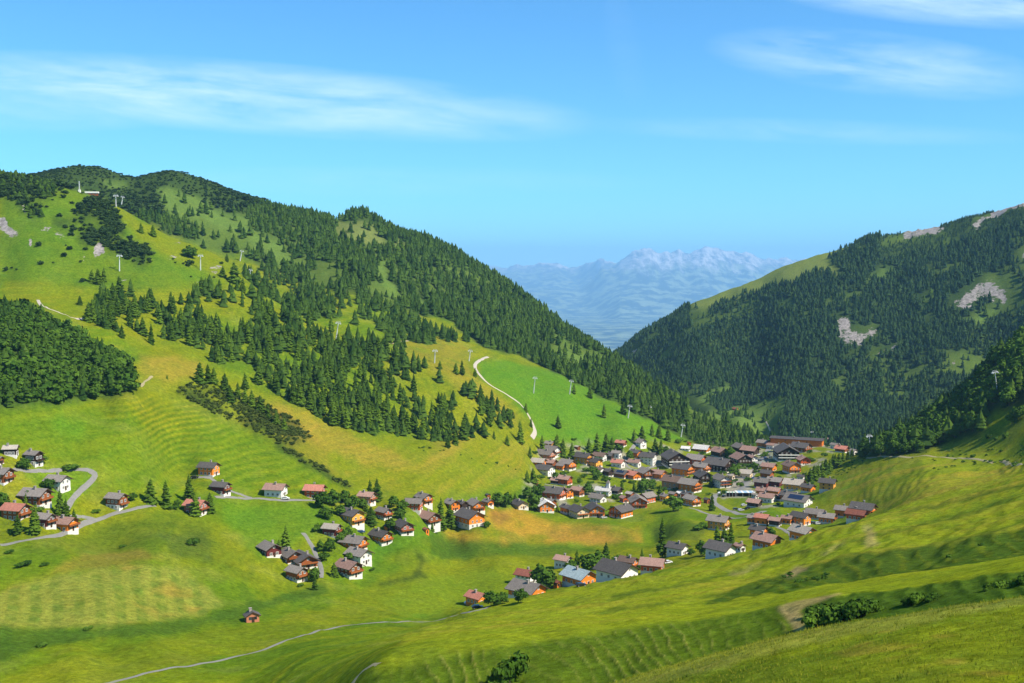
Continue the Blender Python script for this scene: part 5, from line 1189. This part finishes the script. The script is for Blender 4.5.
house_xy = [(o.location.x, o.location.y, 9) for o in bpy.data.objects if o.get('category') in ('chalet', 'hotel', 'house', 'hut', 'barn', 'apartment building', 'chapel')]
def clear_of(pts, keep):
    out = []
    for x, y in pts:
        if all((x - a) ** 2 + (y - b) ** 2 > (r_ * keep) ** 2 for a, b, r_ in house_xy + PLACED): out.append((x, y))
    return np.array(out)
BELT = [(85,322),(104,296),(118,290),(150,302),(165,318),(190,324),(215,330),(236,345),(250,330),(262,318),(300,318),(330,326),(372,345),(400,352),(428,372),(460,388),(498,404),(507,428),(482,440),(430,443),(400,440),(330,428),(298,408),(258,388),(215,367),(160,348)]
UPB = [(196,300),(210,288),(256,290),(300,305),(340,325),(380,345),(340,345),(300,330),(250,320),(220,318)]
UPB2 = [(165,318),(170,302),(198,302),(205,326),(185,326)]
big_m = fbm(gx / 38, gy / 38, 201, 3)
b1 = scatter(BELT, 700, 950, 6.8, cuts=([(397,384),(412,388),(414,402),(396,400)], [(278,350),(290,354),(289,368),(279,364)], [(306,345),(320,350),(318,362),(306,356)], [(425,400),(440,408),(436,420),(424,414)]), dens=0.80 + 1.5 * big_m + 0.9 * fbm(gx / 14, gy / 20, 233, 2))
UPB3 = [(232,282),(268,266),(340,290),(420,312),(470,345),(440,342),(400,348),(340,325),(300,305),(256,292)]
b2 = np.concatenate([scatter(UPB, 820, 1180, 9, dens=0.32 + 1.9 * big_m), scatter(UPB3, 950, 1450, 8.5, dens=.30 + 2.0 * big_m)])
b2 = np.concatenate([b2, scatter(UPB2, 780, 930, 9)])
belt = clear_of(np.concatenate([b1, b2]), 1.0)
belt = belt[np.argsort(belt[:, 1])]
n_sp = sum(1 for o in bpy.data.objects if o.name.startswith('spruce_tree'))
take = max(0, 296 - n_sp)
hs = rng.uniform(7.5, 16.5, len(belt))
gz_b = ground_np(belt[:, 0], belt[:, 1])
pxb, pyb = pix(belt[:, 0] / belt[:, 1] * F, -gz_b / belt[:, 1] * F)
# those that show largest: near, tall
order = np.argsort(-(hs / belt[:, 1])); ind = set(order[:take].tolist())
for i in sorted(ind):
    x, y = belt[i]
    plant('spruce', Vector((x, y, gz_b[i] - .2)), hs[i], 'green spruce within the dense forest belt crossing the left slope', 'spruces of the forest belt', rng.uniform(.9, 1.3))
print('spruces', n_sp, 'belt', len(belt), 'as things', len(ind))
rest = [(belt[i][0], belt[i][1], gz_b[i], hs[i]) for i in range(len(belt)) if i not in ind]

def cheap_conifer(q):
    out = []; n_ = 7; tiers = 6; fat = q.choice((.5, .62, .8)); 
    for k in range(tiers):
        z0 = .02 + .84 * k / tiers; z1 = min(1.0, z0 + .34); r = .25 * (1 - .9 * k / (tiers - 1)) ** fat * q.uniform(.8, 1.15) + .03; ph = q.uniform(0, 6)
        pts = [(r * q.uniform(.55, 1.25) * math.cos(ph + 6.283 * i / n_), r * q.uniform(.55, 1.25) * math.sin(ph + 6.283 * i / n_), z0 + q.uniform(-.035, .03)) for i in range(n_)]
        for i in range(n_): out += [pts[i], pts[(i + 1) % n_], (q.uniform(-.012, .012), q.uniform(-.012, .012), z1)]
    return np.array(out, np.float32)
def cheap_bush(q, n_=46):
    lb = [(q.uniform(-.3, .3), q.uniform(-.3, .3), q.uniform(.3, .65), q.uniform(.22, .36)) for _ in range(4)]
    return np.array(clump_tris(q, lb, n_, .15, True), np.float32)
CC = [cheap_conifer(random.Random(500 + i)) for i in range(14)]
CBU = [cheap_bush(random.Random(600 + i)) for i in range(6)]
CB2 = [cheap_bush(random.Random(700 + i), 110) for i in range(6)]
def mass(name, pts, lib, m, label, cat, wlo=.9, whi=1.5):
    """pts: x, y, z, height -> one object of many crowns"""
    pts = np.asarray(pts, float); allco = []; allr = []
    for v in range(len(lib)):
        sel = pts[v::len(lib)]
        if not len(sel): continue
        T = lib[v]; n_ = len(sel)
        a = rng.uniform(0, 6.283, n_); w_ = rng.uniform(wlo, whi, n_) * sel[:, 3]
        ca, sa = np.cos(a), np.sin(a)
        X = T[None, :, 0] * w_[:, None]; Y = T[None, :, 1] * w_[:, None]
        co = np.stack([X * ca[:, None] - Y * sa[:, None] + sel[:, 0:1], X * sa[:, None] + Y * ca[:, None] + sel[:, 1:2], T[None, :, 2] * sel[:, 3:4] + sel[:, 2:3] - .3], -1)
        allco.append(co.reshape(-1, 3)); allr.append(np.repeat(rng.random(n_), len(T)))
    co = np.concatenate(allco); rr = np.concatenate(allr)
    me = bpy.data.meshes.new(name); fill(me, co, np.arange(len(co)).reshape(-1, 3), False); me.materials.append(m)
    at_ = me.attributes.new('rnd', 'FLOAT', 'POINT'); at_.data.foreach_set('value', rr.astype(np.float32))
    return tag(link(name, me), label, cat, kind='stuff')
def with_z(pts, lo, hi):
    z = ground_np(pts[:, 0], pts[:, 1]); return np.stack([pts[:, 0], pts[:, 1], z, rng.uniform(lo, hi, len(pts)) * (0.85 + .3 * rng.random(len(pts)))], 1)
RIDGE_GREEN = CLEAR_L
wl = scatter(WOOD_L, 1080, 2250, 7.0, RIDGE_GREEN, dens=.04 + DL, hid=16, seed=50)
# mountain pine near the western summits is lower
_pu = wl[:, 0] / wl[:, 1] * F + CX
wl = wl[~((_pu > 690) & (wl[:, 1] > 1400))]
zz = with_z(wl, 6.5, 17)
u_ = zz[:, 0] / zz[:, 1] * F + CX
low = np.clip((330 - u_) / 120, 0, 1); topz = np.clip((zz[:, 2] - 40) / 70, 0, 1)
zz[:, 3] *= (1 - .74 * low * topz)
zz[:, 3] *= np.where(u_ > 690, .52, 1)
lowt = (low * topz > .45)
mass('mountain_pine', zz[lowt] * np.array((1, 1, 1, .8)), CBU, SCR_F, 'dark low mountain pine covering the upper left summits', 'mountain pine', 1.1, 1.9)
zz = zz[~lowt]
allL = np.concatenate([zz, np.array(rest)]) if len(rest) else zz
mass('forest', allL, CC, SPR_F, 'dense conifer forest covering the left ridge', 'forest')
wr = scatter(WOOD_R, 1480, 2900, 6.5, CLEAR_R + ROCK_R, dens=.05 + DR, hid=16, seed=70)
zr = with_z(wr, 7, 15); uu_, rr_ = pix(zr[:, 0] / zr[:, 1] * F, -zr[:, 2] / zr[:, 1] * F)
zr[:, 3] *= np.where((uu_ > 880) & (rr_ < 262 - (uu_ - 880) * .28), .5, 1)
MTN_F = leafmat('mountain_needles', (.009, .030, .011), (.046, .088, .024), 0.05, True)
mass('forest', zr, CC, MTN_F, 'dark conifer forest covering the mountain on the right', 'forest')
sparse = np.concatenate([scatter(c, 1080, 2900, 22, dens=0.6 + 0 * gd, seed=50) for c in CLEAR_L + CLEAR_R[1:]])
mass('forest_edge', with_z(sparse, 9, 17), CC, SPR_F, 'scattered conifers in the clearings of the far slopes', 'scattered trees')
th = scatter(THICK, 520, 720, 4.2, hid=14, seed=102, wob=6, dens=.95 + 1.0 * fbm(gx / 18, gy / 18, 231, 3))
mass('thicket', with_z(th, 2.8, 8.0), CB2, BRD_F, 'green alder thicket covering the bank at the left edge', 'thicket', .9, 1.3)
tz = with_z(scatter(THICK, 520, 720, 9, hid=14, seed=102), 7, 10)
mass('thicket_firs', tz, CC, SPR_F, 'young firs standing through the alder thicket', 'young firs', 1.0, 1.4)
sc_ = np.concatenate([scatter(pl, 860, 1130, 3.6, dens=.75 + 1.2 * fbm(gx / 18, gy / 18, 211, 3), hid=14, seed=sd) for pl, sd in SCRUBS] + [scatter(HILL, 860, 1130, 17, dens=.3 + 1.5 * fbm(gx / 30, gy / 30, 213, 3))])
mass('dwarf_pine_scrub', with_z(sc_, 1.8, 5.0), CBU, SCR_F, 'dark dwarf pine scrub on the rocky left hill', 'scrub', 1.1, 1.7)
hp = scatter(SCRUBS[1][0], 860, 1130, 10, hid=14, seed=47)
mass('hill_firs', with_z(hp, 4, 8), CC, SPR_F, 'small firs over the dark scrub at the upper left corner', 'small firs', 1.4, 2.0)
s2 = np.concatenate([scatter(SCR, 620, 760, 2.6, dens=.85 + 1.4 * fbm(gx / 12, gy / 12, 215, 3), seed=37), scatter([(275,440),(350,486),(348,490),(272,446)], 600, 760, 3.0, dens=.65 + 1.4 * fbm(gx / 8, gy / 8, 217, 3), seed=38, wob=1)])
mass('heath_scrub', with_z(s2, 0.9, 2.6), CBU, HEA_F, 'brownish scrub strip running down between two left meadows', 'scrub', 1.2, 1.8)
sm = np.concatenate([scatter([(420,445),(520,470),(520,474),(415,449)], 600, 900, 6, dens=.35 + 0 * gd), scatter([(60,398),(135,390),(150,394),(70,404)], 520, 700, 5, dens=.5 + 0 * gd), scatter([(900,455),(1024,444),(1024,462),(930,470)], 450, 850, 9, dens=.4 + 1.2 * fbm(gx / 15, gy / 15, 219, 3)), scatter([(820,455),(875,458),(860,470),(830,480)], 700, 900, 7, dens=.5 + 0 * gd), scatter([(690,605),(800,575),(940,552),(1024,533),(1024,545),(900,566),(800,588)], 240, 345, 4.5, dens=.02 + 1.2 * fbm(gx / 9, gy / 9, 221, 3))])
mass('low_shrubs', with_z(sm, 0.8, 2.0), CBU, BRD_F, 'low scattered shrubs on meadow edges and worn banks', 'shrubs', 1.3, 2.0)
# spur wood: single trees
sp_ = scatter(SPUR, 640, 1020, 9.5, [[(984,352),(994,340),(1006,345),(1000,362),(988,368)]], hid=14, seed=100)
zs = ground_np(sp_[:, 0], sp_[:, 1]); su_, ssr = pix(sp_[:, 0] / sp_[:, 1] * F, -zs / sp_[:, 1] * F)
onb = (su_ < 1040); sp_ = sp_[onb]; zs = zs[onb]
n_br = sum(1 for o in bpy.data.objects if o.name.startswith('broadleaf_tree'))
ordr = np.argsort(sp_[:, 1]); k_ = 0; leftover = []
for j in ordr:
    x, y = sp_[j]; h = rng.uniform(9, 15)
    if k_ < 290 - n_br:
        plant('broad', Vector((x, y, zs[j] - .4)), h, 'rounded leafy tree in the dense wood covering the right spur', 'leafy trees of the spur wood', rng.uniform(.9, 1.3)); k_ += 1
    else: leftover.append((x, y, zs[j], h))
spf = scatter(SPUR, 700, 1020, 16, hid=14, seed=100)
mass('spur_wood', np.concatenate([with_z(spf, 12, 17)] + ([np.array(leftover)] if leftover else [])), CC, SPR_F, 'pointed firs rising through the leafy wood on the right spur', 'wood', 1.1, 1.5)
print('broad', n_br, 'spur', len(sp_), 'woods', len(wl), len(wr), 'thicket', len(th))

# garden bushes and small trees between the houses
vb = scatter([(525,482),(535,444),(640,442),(760,440),(838,446),(800,500),(760,512),(700,502),(640,508),(560,512),(522,508)], 680, 1120, 15, dens=.85 + 0 * gd)
vb = clear_of(vb, 1.05)[:95]
for x, y in vb: plant('bush', Vector((x, y, ground(x, y) - .2)), rng.uniform(2.0, 4.5), 'green garden bush standing between the houses of the village', 'garden bushes of the village', rng.uniform(.9, 1.3))
# ---- grass of the nearest ground
gt = scatter([(480,720),(600,684),(700,654),(800,631),(900,611),(1024,588),(1160,560),(1160,800),(480,800)], 42, 128, 0.26, hid=3, wob=1, tight=.4)
print('tufts', len(gt))
if len(gt) > 60000: gt = gt[rng.permutation(len(gt))[:60000]]
GM = leafmat('grass_blades', (.045, .095, .006), (.22, .22, .02), 0.3, True)
def tuft(q):
    out = []
    for _ in range(5):
        a = q.uniform(0, 6.28); r = q.uniform(0, .5); x, y = r * math.cos(a), r * math.sin(a); b_ = q.uniform(0, 6.28); l = q.uniform(.1, .5)
        out += [(x - .09 * math.sin(b_), y + .09 * math.cos(b_), 0), (x + .09 * math.sin(b_), y - .09 * math.cos(b_), 0), (x + l * math.cos(b_), y + l * math.sin(b_), q.uniform(.6, 1.0))]
    return np.array(out, np.float32)
TU = [tuft(random.Random(900 + i)) for i in range(6)]
mass('grass', with_z(gt, .3, .8) * np.array((1, 1, 1, .6)), TU, GM, 'short tufted grass on the near brow of the hill', 'grass', .9, 1.5)
# ------------------------------------------------------------------ sky, sun, air, camera
SUN_EL, SUN_AZ = R(47), R(119)      # compass-like: from +Y towards +X
sd = Vector((math.sin(SUN_AZ) * math.cos(SUN_EL), math.cos(SUN_AZ) * math.cos(SUN_EL), math.sin(SUN_EL)))
L = bpy.data.lights.new('sun', 'SUN'); L.energy = 4.8; L.angle = R(0.5); L.color = (1.0, 0.905, 0.74)
lo = bpy.data.objects.new('sun', L); col.objects.link(lo); lo.rotation_euler = sd.to_track_quat('Z', 'Y').to_euler()
W = bpy.data.worlds.new('World'); scene.world = W; W.use_nodes = True
nt = W.node_tree; nt.nodes.clear()
out = nd(nt, 'ShaderNodeOutputWorld'); bg = nd(nt, 'ShaderNodeBackground'); bg.inputs[1].default_value = 0.1
sk = nd(nt, 'ShaderNodeTexSky', sky_type='NISHITA'); sk.sun_disc = False
sk.sun_elevation = SUN_EL; sk.sun_rotation = SUN_AZ; sk.altitude = 1800; sk.air_density = 1.0; sk.dust_density = 0.3; sk.ozone_density = 1.5
tc = nd(nt, 'ShaderNodeTexCoord'); sep = nd(nt, 'ShaderNodeSeparateXYZ'); nt.links.new(tc.outputs['Generated'], sep.inputs[0])
def mth(op, a, b=None, c=None):
    x = nd(nt, 'ShaderNodeMath', operation=op)
    for i, v in enumerate((a, b, c)):
        if v is None: continue
        if isinstance(v, (int, float)): x.inputs[i].default_value = v
        else: nt.links.new(v, x.inputs[i])
    return x.outputs[0]
sky_col = mul(nt, sk.outputs[0], (0.42, 0.93, 1.22, 1))
az = mth('DIVIDE', sep.outputs[0], mth('MAXIMUM', sep.outputs[1], 0.05)); el = mth('DIVIDE', sep.outputs[2], mth('MAXIMUM', sep.outputs[1], 0.05))
cmb = nd(nt, 'ShaderNodeCombineXYZ'); nt.links.new(az, cmb.inputs[0]); nt.links.new(mth('MULTIPLY', mth('ADD', el, mth('MULTIPLY', az, 0.09)), 6.0), cmb.inputs[1])
st = noise(nt, 5.5, 9, 0.62, cmb.outputs[0]); st.inputs['Distortion'].default_value = 0.5
st2 = noise(nt, 19.0, 6, 0.6, cmb.outputs[0])
def bump2(a0, e0, wa, we, tilt=0.0):
    da = mth('DIVIDE', mth('SUBTRACT', az, a0), wa)
    de = mth('DIVIDE', mth('SUBTRACT', mth('SUBTRACT', el, e0), mth('MULTIPLY', mth('SUBTRACT', az, a0), tilt)), we)
    return mth('MAXIMUM', mth('SUBTRACT', 1.0, mth('ADD', mth('MULTIPLY', da, da), mth('MULTIPLY', de, de))), 0.0)
cl = None
for a0, e0, wa, we, tl, k in ((-0.25, 0.156, 0.34, 0.034, -0.075, 1.0), (-0.42, 0.152, 0.2, 0.03, 0.02, 0.55), (0.33, 0.185, 0.16, 0.03, -0.10, 0.75), (0.42, 0.245, 0.20, 0.03, -0.05, 0.95), (0.26, 0.125, 0.22, 0.012, -0.03, 0.32), (0.10, 0.20, 0.02, 0.05, -1.5, 0.05), (-0.15, 0.08, 0.3, 0.015, 0.0, 0.18)):
    v = mth('MULTIPLY', bump2(a0, e0, wa, we, tl), k)
    cl = v if cl is None else mth('MAXIMUM', cl, v)
dens = mth('MULTIPLY', cl, maprange(nt, mth('ADD', mth('MULTIPLY', st.outputs[0], 0.75), mth('MULTIPLY', st2.outputs[0], 0.25)), 0.36, 0.68, 0.08, 1.0))
dens = mth('MINIMUM', mth('MULTIPLY', dens, 0.84), 0.8)
nt.links.new(mixn(nt, dens, sky_col, (6.2, 7.6, 8.4)), bg.inputs[0]); nt.links.new(bg.outputs[0], out.inputs[0])

hm = bpy.data.materials.new('haze'); hm.use_nodes = True; nt = hm.node_tree; nt.nodes.clear()
out = nd(nt, 'ShaderNodeOutputMaterial'); pv = nd(nt, 'ShaderNodeVolumePrincipled'); nt.links.new(pv.outputs[0], out.inputs['Volume'])
pv.inputs['Color'].default_value = (0.32, 0.63, 1.0, 1); pv.inputs['Density'].default_value = 3.6e-5; pv.inputs['Anisotropy'].default_value = 0.0
bm = bmesh.new(); bmesh.ops.create_cube(bm, size=1)
x0, x1, y0, y1, z0, z1 = -74000, 74000, -600, 62000, -3400, 1250
for v in bm.verts: v.co = Vector((x0 if v.co.x < 0 else x1, y0 if v.co.y < 0 else y1, z0 if v.co.z < 0 else z1))
me = bpy.data.meshes.new('haze'); bm.to_mesh(me); bm.free(); me.materials.append(hm)
tag(link('haze', me), 'thin blue haze of the air over the valley', 'haze', kind='stuff')

cam = bpy.data.cameras.new('camera'); cam.sensor_width = 36; cam.lens = 36 * F / 1024; cam.clip_start = 0.5; cam.clip_end = 200000
co_ = bpy.data.objects.new('camera', cam); col.objects.link(co_); co_.rotation_euler = (math.pi / 2 - P, 0, 0); scene.camera = co_
scene.view_settings.view_transform = 'Standard'; scene.view_settings.look = 'None'; scene.view_settings.gamma = 1; scene.view_settings.exposure = 0.75
scene.cycles.max_bounces = 5; scene.cycles.volume_bounces = 1; scene.cycles.diffuse_bounces = 2; scene.cycles.transparent_max_bounces = 6
scene.cycles.use_denoising = True
